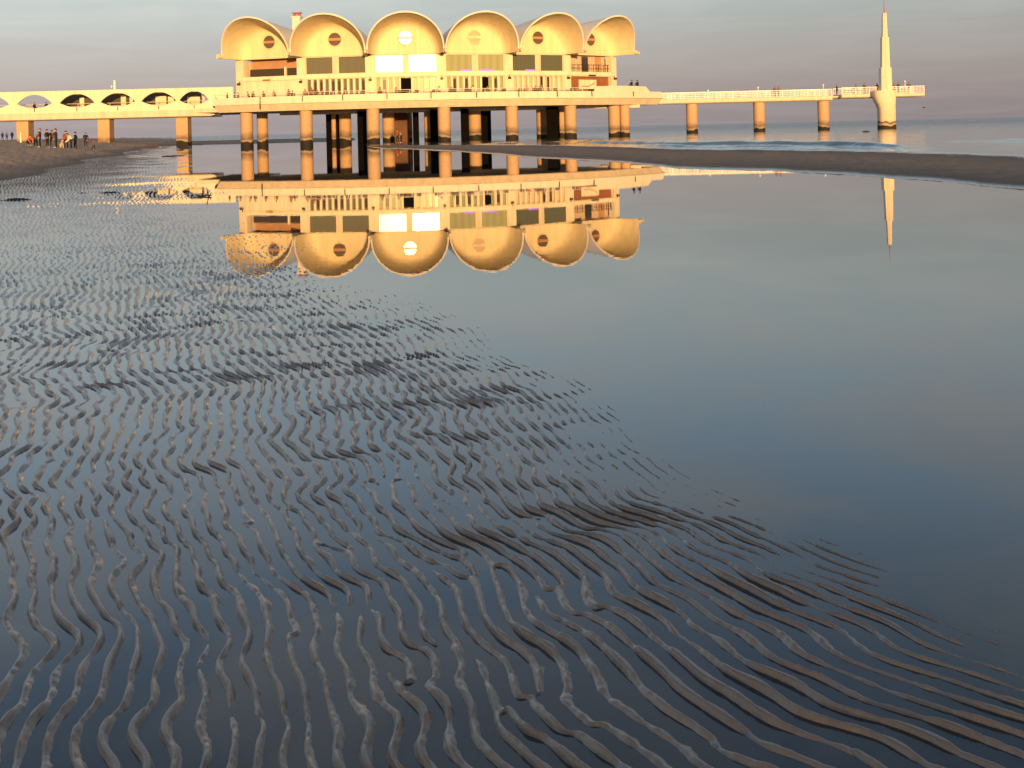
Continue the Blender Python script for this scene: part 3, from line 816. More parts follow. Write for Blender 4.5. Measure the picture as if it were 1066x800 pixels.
def round_pile(X, Y, r, mat, parent, ztop=4.215, zbot=-0.8):
    p = MB(); p.lathe((X, Y, 0), [(r * 1.02, zbot), (r * 1.02, 0.25), (r, 0.6), (r, ztop)], 20)
    return p.build('support_pile', mat, parent)
for k, px in enumerate((257, 319, 388.7, 462.6, 533, 594, 639.5)):
    q = fanpt(k, RV - 2.3); Y = q.y
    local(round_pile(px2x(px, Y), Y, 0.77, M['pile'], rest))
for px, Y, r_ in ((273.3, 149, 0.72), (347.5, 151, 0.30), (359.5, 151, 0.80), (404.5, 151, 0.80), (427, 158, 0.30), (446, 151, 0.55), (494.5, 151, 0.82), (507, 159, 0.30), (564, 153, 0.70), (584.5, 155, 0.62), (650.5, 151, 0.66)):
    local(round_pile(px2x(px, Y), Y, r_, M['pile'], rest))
for px, Y, w_ in ((344, 153.5, 1.15), (351.5, 154.5, 0.6), (377, 147, 1.2), (433, 150, 0.8), (452, 147, 1.0), (484, 148, 1.05), (504, 153, 0.9), (509.5, 157, 0.5), (575.5, 149, 1.6)):
    p = MB(); X = px2x(px, Y); p.box((X, Y, 1.65), (w_, w_ * 0.8, 4.92), -X / Y)
    o = local(p.build('support_pile', M['near_black'], rest)); o['label'] = 'black square pile'

# ------------------------------------------------------------------ covered walkway on the left
YW = 156.0
walk = empty('covered_walkway', (-60, YW, 4.0))
setp(walk, 'cream walkway bridge with a row of lens-shaped openings, from left edge to restaurant', 'bridge')
WINV = Matrix.Translation(-Vector(walk.location))
def wl(o): o.matrix_parent_inverse = WINV; return o
x_l, x_r = -95.0, px2x(247, YW)
# front wall with lens openings: build column strips
cent = [px2x(px, YW) for px in (207, 170.5, 128.5, 86.5, 43, -1, -45, -89)]
def lens(x):
    for j, c in enumerate(cent):
        hw = 2.35 if j else 2.0
        u_ = (x - c) / hw
        if abs(u_) < 1:
            return 6.28 + 1.22 * (1 - abs(u_) ** 2.0) ** 0.9, 6.28 - 0.62 * (1 - u_ * u_) ** 1.1
    return None
xsamp = sorted(set(list(np.arange(x_l, x_r, 0.5)) + [c + 2.35 * u_ if j else c + 2.0 * u_ for j, c in enumerate(cent) for u_ in np.linspace(-1, 1, 33)] + [x_r]))
xsamp = [x for x in xsamp if x_l <= x <= x_r]
wf = MB()
def ztop_w(x): return 7.95
for xa, xb_ in zip(xsamp[:-1], xsamp[1:]):
    if xb_ - xa < 1e-4: continue
    xm = (xa + xb_) / 2; l = lens(xm)
    def quad(z0a, z0b, z1a, z1b):
        for yy in (YW - 1.9, YW - 1.65):
            wf.add([(xa, yy, z0a), (xb_, yy, z0b), (xb_, yy, z1b), (xa, yy, z1a)], [(0, 1, 2, 3)], False)
        # reveal faces
    if l is None:
        quad(5.0, 5.0, ztop_w(xa), ztop_w(xb_))
    else:
        la = lens(xa) or (6.28, 6.28); lb = lens(xb_) or (6.28, 6.28)
        quad(5.0, 5.0, la[1], lb[1]); quad(la[0], lb[0], ztop_w(xa), ztop_w(xb_))
        for za, zb_ in ((la[1], lb[1]), (la[0], lb[0])):
            wf.add([(xa, YW - 1.9, za), (xb_, YW - 1.9, zb_), (xb_, YW - 1.65, zb_), (xa, YW - 1.65, za)], [(0, 1, 2, 3)], False)
    wf.add([(xa, YW - 1.9, 7.95), (xb_, YW - 1.9, 7.95), (xb_, YW - 1.65, 7.95), (xa, YW - 1.65, 7.95)], [(0, 1, 2, 3)], False)
wl(wf.build('arcade_wall', M['parapet'], walk))
wd = MB()
prof = [(-1.55, 4.0), (-2.05, 4.15), (-2.05, 4.99), (2.05, 4.99), (2.05, 4.15), (1.55, 4.0)]
ends = [[(x, YW + o, z) for o, z in prof] for x in (x_l, -39.95)]
m_ = len(prof)
wd.add(ends[0] + ends[1], [tuple(range(m_)), tuple(range(2 * m_ - 1, m_ - 1, -1))] + [(j, (j + 1) % m_, m_ + (j + 1) % m_, m_ + j) for j in range(m_)], False)
wl(wd.build('walkway_deck', M['fascia'], walk))
# low solid parapet + rail along the far side
rr_ = MB(); rr_.box(((x_l + x_r) / 2, YW + 1.8, 5.45), (x_r - x_l, 0.14, 0.9))
for x in np.arange(x_l, x_r, 2.2): rr_.box((x, YW + 1.8, 6.07), (0.09, 0.09, 0.34))
rr_.box(((x_l + x_r) / 2, YW + 1.8, 6.27), (x_r - x_l, 0.1, 0.07))
wl(rr_.build('rear_parapet', M['curtain'], walk))
for px in (-58, 26.5, 110.5, 191.5):
    cm = MB(); X = px2x(px, YW)
    cm.box((X, YW, 1.7), (1.62, 1.9, 4.6))
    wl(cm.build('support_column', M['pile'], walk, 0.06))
for c in cent:
    ds = MB(); ds.tube((c, YW - 2.02, 5.62), (c, YW - 2.08, 5.15), 0.05, n=6)
    wl(ds.build('drain_spout', M['dark_metal'], walk))
KW = 1.122                       # walkway and pavilion scaled about the camera, pushed back along the line of sight
walk.scale = (KW, KW, KW); walk.location = (-60 * KW, 175.0, 4.0 * KW - 0.183)
# pavilion behind the walkway, seen through the openings
pav = empty('entrance_pavilion', (-50, YW + 4, 4.9))
setp(pav, 'dark entrance pavilion with yellow posts glimpsed through the walkway openings', 'pavilion')
PINV = Matrix.Translation(-Vector(pav.location))
pm = MB(); xa, xb_ = px2x(63, YW + 3.5), px2x(205, YW + 3.5)
pm.box(((xa + xb_) / 2, YW + 5, 6.3), (xb_ - xa, 2.6, 2.7)); o = pm.build('wall', M['soffit'], pav); o.matrix_parent_inverse = PINV
pm = MB(); pm.box(((xa + xb_) / 2, YW + 5, 7.72), (xb_ - xa + 0.4, 3.0, 0.12)); o = pm.build('roof', M['roof'], pav); o.matrix_parent_inverse = PINV
pf = MB(); pf.box(((xa + xb_) / 2, YW + 2.6, 4.6), (xb_ - xa + 0.5, 1.4, 0.5)); o = pf.build('floor_slab', M['fascia'], pav); o.matrix_parent_inverse = PINV
for px0, px1, z1 in ((84, 88.5, 7.2), (127, 132, 7.3), (136, 139.5, 7.3), (163, 174, 7.1), (176, 182, 7.0), (196, 209, 6.9), (212, 214, 7.4)):
    a_, b_ = px2x(px0, YW + 3.4), px2x(px1, YW + 3.4)
    pm = MB(); pm.box(((a_ + b_) / 2, YW + 3.45, (4.85 + z1) / 2), (b_ - a_, 0.35, z1 - 4.85))
    o = pm.build('post', M['gable'], pav); o.matrix_parent_inverse = PINV

pav.scale = (KW, KW, KW); pav.location = (-50 * KW, (YW + 4) * KW, 4.9 * KW - 0.183)

# ------------------------------------------------------------------ jetty on the right
YJ = 180.0
jet = empty('jetty', (45, YJ, 4.2))
setp(jet, 'long narrow cream jetty on round piles with white railings, right of the restaurant', 'jetty')
JINV = Matrix.Translation(-Vector(jet.location))
def jl(o): o.matrix_parent_inverse = JINV; return o
JZ = 5.36
def slab(x0, x1, name, z0=4.63, z1=JZ, hw=1.5):
    s_ = MB(); pr = [(-hw + 0.35, z0), (-hw, z0 + 0.18), (-hw, z1), (hw, z1), (hw, z0 + 0.18), (hw - 0.35, z0)]
    e0 = [(x0, YJ + o, z) for o, z in pr]; e1 = [(x1, YJ + o, z) for o, z in pr]; k = len(pr)
    s_.add(e0 + e1, [tuple(range(k)), tuple(range(2 * k - 1, k - 1, -1))] + [(j, (j + 1) % k, k + (j + 1) % k, k + j) for j in range(k)], False)
    return jl(s_.build(name, M['fascia'], jet))
def rail(x0, x1, hw, z0=JZ, solid=False):
    r_ = MB()
    for side in (-1, 1):
        y = YJ + side * (hw - 0.1)
        n_ = max(2, int(round((x1 - x0) / 2.0)))
        for q in range(n_ + 1):
            x = x0 + 0.05 + (x1 - x0 - 0.1) * q / n_; r_.box((x, y, z0 + 0.53), (0.10, 0.10, 1.06))
        for zz, th in ((1.04, 0.09), (0.74, 0.05), (0.44, 0.05), (0.14, 0.05)):
            r_.box(((x0 + x1) / 2, y, z0 + zz), (x1 - x0, 0.06, th))
        nb = int((x1 - x0) / 0.22)
        for q in range(nb):
            x = x0 + (x1 - x0) * (q + 0.5) / nb; r_.box((x, y, z0 + 0.59), (0.045, 0.03, 0.88))
    return jl(r_.build('railing', M['white_metal'], jet))
xj0, xj1 = px2x(625, YJ), px2x(864.5, YJ)
slab(xj0, xj1, 'jetty_deck'); rail(px2x(684.5, YJ), xj1, 1.5)
xp0, xp1 = px2x(872.5, YJ), px2x(957.5, YJ)
slab(xj1 + 0.02, xp0 - 0.02, 'joint_slab', 4.95, 5.3, 1.2)
slab(xp0, xp1, 'end_platform', 4.90, 5.51, 2.4); rail(xp0, xp1, 2.4, 5.51)
for px in (720.5, 790.5, 857.5):
    jl(round_pile(px2x(px, YJ), YJ, 0.90, M['pile'], jet, 4.63, -1.2))

# beacon spire standing on the end of the jetty
YS = 177.0
sx = px2x(923.0, YS)
spire = empty('beacon_spire', (sx, YS, -0.22)); spire.scale = (1.15, 1.15, 1.15)  # spire scaled about the camera, pushed back to about the jetty's depth
setp(spire, 'tall stepped white spire with thin mast on a flared base at the jetty end', 'beacon tower')
bs = MB(); bs.mat(M['pile'])
# flared base: left side swells outward near the top
rows = []
for z, xl, xr, hy in ((-1.2, -1.15, 1.18, 1.15), (0.3, -1.15, 1.18, 1.15), (1.6, -1.12, 1.15, 1.1), (2.9, -1.14, 1.15, 1.1), (3.5, -1.35, 1.15, 1.2), (4.0, -1.62, 1.18, 1.3), (4.6, -1.82, 1.22, 1.35), (5.35, -1.85, 1.25, 1.35)):
    ring = []
    for j in range(25):
        a_ = 2 * math.pi * j / 24; cx = (xl + xr) / 2; hx = (xr - xl) / 2
        c_, s_ = math.cos(a_), math.sin(a_)
        e_ = 0.72
        ring.append((cx + hx * math.copysign(abs(c_) ** e_, c_), hy * math.copysign(abs(s_) ** e_, s_), z))
    rows.append(ring)
bs.grid(rows, True); top = rows[-1][:-1]; bs.add(top, [tuple(range(len(top)))], False)
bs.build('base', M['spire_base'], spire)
def shaft(z0, z1, w0, w1, x0, x1):
    s_ = MB(); vs = []
    for z, w, x in ((z0, w0, x0), (z1, w1, x1)):
        d_ = w * 0.42
        vs += [(x - w / 2, -d_, z), (x, -d_ * 1.5, z), (x + w / 2, -d_, z), (x + w / 2, d_, z), (x, d_ * 1.5, z), (x - w / 2, d_, z)]
    s_.add(vs, [tuple(range(5, -1, -1)), tuple(range(6, 12))] + [(j, (j + 1) % 6, 6 + (j + 1) % 6, 6 + j) for j in range(6)], False)
    return s_.build('shaft_section', M['white'], spire, 0.02)
shaft(5.352, 8.45, 1.46, 1.36, -0.05, -0.04); shaft(8.452, 12.55, 1.08, 0.92, -0.03, 0.0); shaft(12.552, 15.8, 0.66, 0.50, 0.0, 0.02)
an = MB(); an.tube((0.02, 0, 15.8), (0.02, 0, 16.3), 0.09, 0.07, 8); an.tube((0.02, 0, 16.3), (0.02, 0, 17.9), 0.05, 0.03, 6)
an.build('mast', M['terracotta'], spire)

# small lamp posts on the jetty
def lamp(px, Y, z0, h, label):
    e = empty('lamp_post', (px2x(px, Y), Y, z0)); setp(e, label, 'lamp post', 'small white lamp posts on the pier')
    a_ = MB(); a_.lathe((0, 0, 0), [(0.09, 0), (0.06, 0.08), (0.05, h)], 10); a_.build('pole', M['white_metal'], e)
    b_ = MB(); b_.lathe((0, 0, h), [(0.06, 0), (0.14, 0.06), (0.15, 0.22), (0.05, 0.3)], 12); b_.build('lamp_head', M['white_metal'], e)
lamp(790, YJ + 1.2, JZ, 1.5, 'short white lamp post on the jetty over the second pile from restaurant')
lamp(858, YJ + 1.2, JZ, 1.65, 'short white lamp post at the gap before the end platform')
lamp(943, YJ + 2.0, 5.51, 1.8, 'short white lamp post on end platform, right of the spire')
lamp(738, YJ + 1.2, JZ, 1.2, 'short white lamp post on the jetty nearest the restaurant')
# white radio mast on the walkway
ma = empty('radio_mast', (px2x(120.5, 180.2), 180.2, 8.54)); setp(ma, 'slim white mast with side bracket rising above the walkway wall', 'mast')
a_ = MB(); a_.tube((0, 0, 0), (0, 0, 1.95), 0.22, 0.2, 10); a_.build('pole', M['white_metal'], ma)
a_ = MB(); a_.tube((0, 0, 0.95), (-0.5, 0, 1.0), 0.05, n=6); a_.lathe((-0.5, 0, 0.8), [(0.08, 0), (0.13, 0.15), (0.08, 0.4)], 10); a_.build('bracket', M['white_metal'], ma)

# ------------------------------------------------------------------ terrace furniture
def deckY(X):
    xs_ = [p[0] for p in deck_front]; ys_ = [p[1] for p in deck_front]
    return float(np.interp(X, xs_, ys_))
def chair_mesh():
    m_ = MB()
    m_.box((0, 0, 0.45), (0.50, 0.48, 0.06)); m_.box((0, 0.24, 0.74), (0.50, 0.06, 0.56)); m_.box((-0.26, 0.02, 0.64), (0.05, 0.44, 0.05)); m_.box((0.26, 0.02, 0.64), (0.05, 0.44, 0.05))
    for sx_ in (-0.22, 0.22):
        for sy_ in (-0.2, 0.22): m_.box((sx_, sy_, 0.21), (0.05, 0.05, 0.42))
        m_.box((sx_ * 1.18, -0.18, 0.53), (0.05, 0.05, 0.2))
    return m_
chair0 = chair_mesh().build('terrace_chair', M['chair_dark'])
setp(chair0, 'dark wicker armchair in the row behind the terrace railing', 'chair', 'dark chairs along the terrace')
tb_ = MB(); tb_.lathe((0, 0, 0), [(0.24, 0), (0.22, 0.03), (0.04, 0.06), (0.04, 0.70), (0.40, 0.72), (0.40, 0.75)], 16)
table0 = tb_.build('terrace_table', M['table_top'])
setp(table0, 'small round pedestal table behind the terrace railing', 'table', 'small tables along the terrace')
first = True
xs_t = np.arange(-25.0, 8.0, 1.05); seated = []
for q, X in enumerate(xs_t):
    X = float(X + random.uniform(-0.2, 0.2)); Yd = deckY(X) + 1.45 + random.uniform(-0.15, 0.15)
    if q % 2 == 0:
        t_ = table0 if q == 0 else table0.copy()
        if q: COL.objects.link(t_)
        t_.location = (X, Yd, 5.305); seated.append((X, Yd))
        for sgn in (-1, 1):
            if random.random() < 0.12: continue
            c_ = chair0 if first else chair0.copy()
            if not first: COL.objects.link(c_)
            first = False
            c_.location = (X + sgn * 0.72, Yd + random.uniform(-0.15, 0.15), 5.305); c_.rotation_euler = (0, 0, -sgn * math.pi / 2 + random.uniform(-0.3, 0.3) + (math.pi if False else 0))
    else:
        c_ = chair0.copy(); COL.objects.link(c_); c_.location = (X, Yd - 0.8, 5.305); c_.rotation_euler = (0, 0, math.pi + random.uniform(-0.3, 0.3))

# ------------------------------------------------------------------ people
def skinned(verts, edges, radii, root=0, sub=2):
    me = bpy.data.meshes.new('tmp'); me.from_pydata(verts, edges, [])
    o = bpy.data.objects.new('tmp', me); COL.objects.link(o)
    sk = o.modifiers.new('skin', 'SKIN')
    sk.use_smooth_shade = True
    lay = me.skin_vertices[0].data
    for i, r_ in enumerate(radii):
        lay[i].radius = r_ if isinstance(r_, tuple) else (r_, r_); lay[i].use_root = (i == root)
    sb = o.modifiers.new('sub', 'SUBSURF'); sb.levels = sub; sb.render_levels = sub
    dg = bpy.context.evaluated_depsgraph_get(); dg.update()
    out = bpy.data.meshes.new_from_object(o.evaluated_get(dg))
    bpy.data.objects.remove(o); bpy.data.meshes.remove(me)
    return out

def person(px, Y, z0, label, top='c_black', legs='c_black', hair='c_hairdark', pose='stand', h=1.72, face=0.0, seed=0, group=None, shoe='shoe'):
    r = random.Random(seed); s = h / 1.72
    j = {}
    lean = r.uniform(-0.02, 0.04)
    j['pel'] = (0, 0, 0.95); j['waist'] = (0, 0.0, 1.10); j['chest'] = (0, -lean, 1.30); j['neck'] = (0, -lean * 1.4, 1.46); j['head'] = (0, -0.02 - lean * 1.5, 1.56); j['crown'] = (0, -0.01 - lean * 1.5, 1.67)
    st = r.uniform(0.08, 0.14); fw = r.uniform(-0.08, 0.08)
    for sgn, n_ in ((-1, 'l'), (1, 'r')):
        f = fw * sgn
        j['hip' + n_] = (sgn * 0.10, 0, 0.90); j['knee' + n_] = (sgn * (0.09 + st * 0.2), f * 0.6 - 0.02, 0.50); j['ank' + n_] = (sgn * (0.08 + st * 0.4), f, 0.09); j['toe' + n_] = (sgn * (0.10 + st * 0.45), f - 0.17, 0.045)
        j['sho' + n_] = (sgn * 0.19, -lean, 1.40); j['elb' + n_] = (sgn * r.uniform(0.24, 0.30), 0.04, 1.12)
        j['wri' + n_] = (sgn * r.uniform(0.18, 0.28), -0.10 + r.uniform(-0.06, 0.06), 0.90); j['han' + n_] = (j['wri' + n_][0] * 0.97, j['wri' + n_][1] - 0.03, 0.81)
    if pose == 'pockets':
        for sgn, n_ in ((-1, 'l'), (1, 'r')):
            j['elb' + n_] = (sgn * 0.33, 0.08, 1.13); j['wri' + n_] = (sgn * 0.20, -0.10, 0.99); j['han' + n_] = (sgn * 0.16, -0.13, 0.93)
    if pose == 'phone':
        j['elbr'] = (0.27, -0.06, 1.14); j['wrir'] = (0.14, -0.27, 1.27); j['hanr'] = (0.10, -0.32, 1.33)
    if pose == 'sit':
        dz = -0.47
        for k in list(j):
            x, y, z = j[k]
            if k[:3] not in ('kne', 'ank', 'toe'): j[k] = (x, y, z + dz + (0.02 if k[:3] == 'hip' else 0))
        for sgn, n_ in ((-1, 'l'), (1, 'r')):
            j['knee' + n_] = (sgn * 0.13, -0.42, 0.50); j['ank' + n_] = (sgn * 0.13, -0.40, 0.09); j['toe' + n_] = (sgn * 0.14, -0.56, 0.045)
            j['elb' + n_] = (sgn * 0.26, -0.08, 0.68); j['wri' + n_] = (sgn * 0.16, -0.30, 0.66); j['han' + n_] = (sgn * 0.12, -0.38, 0.68)
    if pose == 'crouch':
        j.update(pel=(0, 0.22, 0.36), waist=(0, 0.12, 0.50), chest=(0, -0.04, 0.66), neck=(0, -0.14, 0.80), head=(0, -0.20, 0.88), crown=(0, -0.22, 0.99))
        for sgn, n_ in ((-1, 'l'), (1, 'r')):
            j['hip' + n_] = (sgn * 0.11, 0.20, 0.33); j['knee' + n_] = (sgn * 0.17, -0.18, 0.47); j['ank' + n_] = (sgn * 0.13, 0.02, 0.09); j['toe' + n_] = (sgn * 0.15, -0.15, 0.045)
            j['sho' + n_] = (sgn * 0.19, -0.10, 0.74); j['elb' + n_] = (sgn * 0.26, -0.26, 0.52); j['wri' + n_] = (sgn * 0.14, -0.36, 0.34); j['han' + n_] = (sgn * 0.12, -0.40, 0.26)
    if pose == 'bend':
        for k, dy, dzz in (('chest', -0.16, -0.05), ('neck', -0.27, -0.12), ('head', -0.34, -0.16), ('crown', -0.38, -0.16), ('shol', -0.24, -0.09), ('shor', -0.24, -0.09), ('elbl', -0.26, -0.12), ('elbr', -0.26, -0.12), ('wril', -0.34, -0.1), ('wrir', -0.34, -0.1), ('hanl', -0.38, -0.1), ('hanr', -0.38, -0.1)):
            x, y, z = j[k]; j[k] = (x, y + dy, z + dzz)
    if pose == 'lean':
        for sgn, n_ in ((-1, 'l'), (1, 'r')):
            j['elb' + n_] = (sgn * 0.27, -0.20, 1.10); j['wri' + n_] = (sgn * 0.12, -0.38, 1.08); j['han' + n_] = (sgn * 0.06, -0.42, 1.08)
        for k, dy, dzz in (('chest', -0.08, -0.02), ('neck', -0.14, -0.04), ('head', -0.18, -0.05), ('crown', -0.19, -0.05), ('shol', -0.12, -0.03), ('shor', -0.12, -0.03)):
            x, y, z = j[k]; j[k] = (x, y + dy, z + dzz)
    if pose == 'walk':
        j['kneel'] = (-0.10, -0.20, 0.52); j['ankl'] = (-0.10, -0.28, 0.10); j['toel'] = (-0.11, -0.45, 0.06)
        j['kneer'] = (0.10, 0.10, 0.50); j['ankr'] = (0.10, 0.34, 0.14); j['toer'] = (0.11, 0.22, 0.05)
        j['wril'] = (-0.27, 0.12, 0.90); j['hanl'] = (-0.26, 0.12, 0.82); j['wrir'] = (0.27, -0.24, 0.94); j['hanr'] = (0.26, -0.28, 0.87)
    E = [('pel', 'waist'), ('waist', 'chest'), ('chest', 'neck'), ('neck', 'head'), ('head', 'crown')]
    for n_ in 'lr':
        E += [('pel', 'hip' + n_), ('hip' + n_, 'knee' + n_), ('knee' + n_, 'ank' + n_), ('ank' + n_, 'toe' + n_),
              ('chest', 'sho' + n_), ('sho' + n_, 'elb' + n_), ('elb' + n_, 'wri' + n_), ('wri' + n_, 'han' + n_)]
    rad = dict(pel=(0.16, 0.12), waist=(0.145, 0.11), chest=(0.17, 0.125), neck=0.055, head=(0.088, 0.10), crown=(0.07, 0.085))
    for n_ in 'lr':
        rad.update({'hip' + n_: 0.105, 'knee' + n_: 0.068, 'ank' + n_: 0.045, 'toe' + n_: 0.038, 'sho' + n_: 0.072, 'elb' + n_: 0.052, 'wri' + n_: 0.036, 'han' + n_: (0.045, 0.026)})
    keys = list(j); ix = {k: q for q, k in enumerate(keys)}
    me = skinned([tuple(c * s for c in j[k]) for k in keys], [(ix[a], ix[b]) for a, b in E], [tuple(c * s for c in rad[k]) if isinstance(rad[k], tuple) else rad[k] * s for k in keys], ix['pel'], 2)
    mats = [M[top], M[legs], M['skin'], M[shoe]]
    me.materials.clear()
    for m_ in mats: me.materials.append(m_)
    bone_mat = {}
    for a, b in E:
        key = a + b
        if a[:3] in ('hip',) or b[:3] in ('hip', 'ank'): mi = 1
        elif b[:3] == 'toe': mi = 3
        elif b in ('head', 'crown') or b[:3] == 'han': mi = 2
        else: mi = 0
        bone_mat[(a, b)] = mi
    segs = [(Vector(j[a]) * s, Vector(j[b]) * s, mi) for (a, b), mi in bone_mat.items()]
    for p in me.polygons:
        c = p.center; best = (9, 0)
        for a, b, mi in segs:
            ab = b - a; t_ = max(0, min(1, (c - a).dot(ab) / ab.length_squared)); dd = (a + ab * t_ - c).length
            if dd < best[0]: best = (dd, mi)
        p.material_index = best[1]; p.use_smooth = True
    o = link_mesh('person', me); o.location = (px2x(px, Y), Y, z0); o.rotation_euler = (0, 0, face)
    setp(o, label, 'person', group)
    # hair cap following the head
    hd = (Vector(j['head']) * 0.35 + Vector(j['crown']) * 0.65) * s
    hm = bmesh.new(); bmesh.ops.create_icosphere(hm, subdivisions=3, radius=1.0)
    for v in list(hm.verts):
        if v.co.z < -0.15 and v.co.y < 0.25 or v.co.z < -0.75: hm.verts.remove(v)
    for v in hm.verts:
        w_ = 1 + 0.05 * math.sin(v.co.x * 9 + v.co.z * 7)
        v.co = Vector((v.co.x * 0.105 * w_, v.co.y * 0.115 * w_ + 0.015, v.co.z * 0.115 * w_)) * s + hd
    hme = bpy.data.meshes.new('hair'); hm.to_mesh(hme); hm.free(); hme.materials.append(M[hair])
    for p in hme.polygons: p.use_smooth = True
    link_mesh('hair', hme, o)
    return o

def zground(X, Y): return float(height(np.array([X]), np.array([float(Y)]))[0])
def beach_person(px, Y, *a, **k):
    return person(px, Y, zground(px2x(px, Y), Y) - 0.01, *a, **k)
GB = 'people gathered on the beach by the walkway columns'
beach_person(30, 108, 'person in a coral jacket crouching at the left end of the beach group', 'c_coral', 'c_black', 'c_hairbrown', 'crouch', 1.7, R(60), 1, GB)
beach_person(37, 111, 'person in a tan jacket and dark trousers standing next to the crouching one', 'c_tan', 'c_black', 'c_hairdark', 'bend', 1.70, R(70), 2, GB)
beach_person(41.5, 110, 'tall person in black coat with red hair, right of the tan jacket', 'c_black', 'c_black', 'c_hairred', 'pockets', 1.84, R(-70), 3, GB)
beach_person(49, 109, 'person all in black with white shoes, left of the trio in middle of the group', 'c_black', 'c_black', 'c_hairdark', 'pockets', 1.76, R(80), 4, GB)
beach_person(54, 110.5, 'person in a brown jacket and grey trousers standing between two dressed in black', 'c_brown', 'c_grey', 'c_hairbrown', 'stand', 1.74, R(10), 5, GB)
beach_person(58.3, 109.5, 'tall person in navy jacket with arm raised, left of the pale dog', 'c_navy', 'c_black', 'c_hairdark', 'phone', 1.86, R(-80), 6, GB)
beach_person(68.5, 112, 'person in a rust brown jacket behind the dog', 'c_rust', 'c_black', 'c_hairdark', 'stand', 1.82, R(30), 7, GB)
beach_person(74, 107, 'person in a cream top and black trousers at the front of the group', 'c_cream', 'c_black', 'c_hairbrown', 'bend', 1.76, R(-60), 8, GB)
beach_person(78.2, 108.5, 'person in dark navy coat at the right end of the group', 'c_navy', 'c_black', 'c_hairdark', 'pockets', 1.72, R(-90), 9, GB)
beach_person(89, 132, 'lone person in dark clothes standing farther off, right of the group', 'c_black', 'c_navy', 'c_hairbrown', 'stand', 1.76, R(20), 10)
beach_person(97.3, 106, 'small child in dark clothes walking alone near the water edge', 'c_rust', 'c_black', 'c_hairbrown', 'walk', 0.98, R(-40), 11)
for q, (px, Y) in enumerate(((2.5, 240), (7, 230), (12.5, 215))):
    beach_person(px, Y, ['faint distant person at the left edge of the beach', 'distant person second from the left edge of beach', 'distant dark figure on beach left of the white post'][q], ['c_grey', 'c_tan', 'c_black'][q], 'c_black', 'c_hairdark', 'stand', 1.7, 0.4 * q, 20 + q, 'far people on the beach')
# white post by the left column
wp = MB(); wp.lathe((0, 0, 0), [(0.12, -0.1), (0.12, 0.9), (0.09, 1.0), (0.09, 1.35), (0.02, 1.42)], 12)
o = wp.build('beach_post', M['white_metal']); Xp = px2x(21.5, 148); o.location = (Xp, 148, zground(Xp, 148)); setp(o, 'short white post on the sand beside the left walkway column', 'post')

# under the pier
person(413.5, 141, 0.0 + max(zground(px2x(413.5, 141), 141), -0.05), 'person in dark clothes standing between the piles under the restaurant', 'c_rust', 'c_black', 'c_hairdark', 'stand', 1.75, R(20), 31, 'pair under the pier')
person(417.5, 141.5, 0.0 + max(zground(px2x(417.5, 141.5), 141.5), -0.05), 'person in tan jacket beside another under the restaurant', 'c_tan', 'c_black', 'c_hairbrown', 'bend', 1.75, R(-60), 32, 'pair under the pier')

# terrace people (standing or seated behind the railing)
GT = 'people on the restaurant terrace'
def terr(px, back, *a, **k):
    for it in range(6):
        Y = deckY(px2x(px, k.get('_y', 134))) + back; k['_y'] = Y
    k.pop('_y'); return person(px, Y, 5.305, *a, group=GT, **k)
terr(237.5, 1.0, 'person in black sitting at the far left end of the terrace', 'c_black', 'c_black', 'c_hairdark', 'stand', 1.35, R(80), seed=41)
terr(245, 1.0, 'person in brown beside the left corner of the restaurant', 'c_brown', 'c_black', 'c_hairdark', 'stand', 1.32, R(90), seed=42)
terr(248.5, 1.0, 'person in grey nearest the left corner of the restaurant', 'c_grey', 'c_black', 'c_hairbrown', 'stand', 1.32, R(-90), seed=43)
terr(260, 1.1, 'person in rust brown leaning under the left loggia', 'c_rust', 'c_black', 'c_hairdark', 'lean', 1.42, R(-60), seed=44)
terr(263.5, 1.1, 'person in black turned right under the left loggia', 'c_black', 'c_black', 'c_hairdark', 'lean', 1.45, R(60), seed=45)
terr(275, 1.1, 'person in dark brown under the wall lamp on the left', 'c_brown', 'c_black', 'c_hairbrown', 'stand', 1.4, R(40), seed=46)
terr(286, 1.1, 'person with reddish hair alone before the blank left wall', 'c_rust', 'c_black', 'c_hairred', 'stand', 1.42, R(10), seed=47)
terr(301.5, 1.1, 'person in bright red jacket on the terrace', 'c_red', 'c_black', 'c_hairdark', 'stand', 1.5, R(-30), seed=48)
terr(304.5, 1.1, 'person in black next to the red jacket', 'c_black', 'c_black', 'c_hairdark', 'lean', 1.36, R(90), seed=49)
terr(318.5, 1.1, 'person in tan coat before the second pilaster', 'c_tan', 'c_brown', 'c_hairbrown', 'stand', 1.48, R(10), seed=50)
terr(325.5, 1.1, 'person in rust coat at the start of the colonnade', 'c_rust', 'c_brown', 'c_hairdark', 'stand', 1.62, R(10), seed=51)
terr(331, 1.3, 'person in black at the left end of the colonnade', 'c_black', 'c_black', 'c_hairdark', 'stand', 1.48, R(-30), seed=52)
terr(335.5, 1.3, 'person in red seated among dark chairs in front of colonnade', 'c_red', 'c_black', 'c_hairdark', 'lean', 1.5, R(60), seed=53)
terr(361, 1.6, 'person in coral jacket in the middle of the colonnade', 'c_coral', 'c_black', 'c_hairdark', 'lean', 1.45, R(-60), seed=54)
terr(397, 1.5, 'person in red at the left of the bright mirror windows bay', 'c_red', 'c_black', 'c_hairbrown', 'stand', 1.5, R(70), seed=55)
terr(415, 1.5, 'person in brown by the dark open doorway', 'c_brown', 'c_black', 'c_hairdark', 'lean', 1.45, R(-60), seed=56)
terr(458.5, 1.5, 'person in cream top with red hair between the third and fourth bays', 'c_cream', 'c_brown', 'c_hairred', 'stand', 1.5, R(0), seed=57)
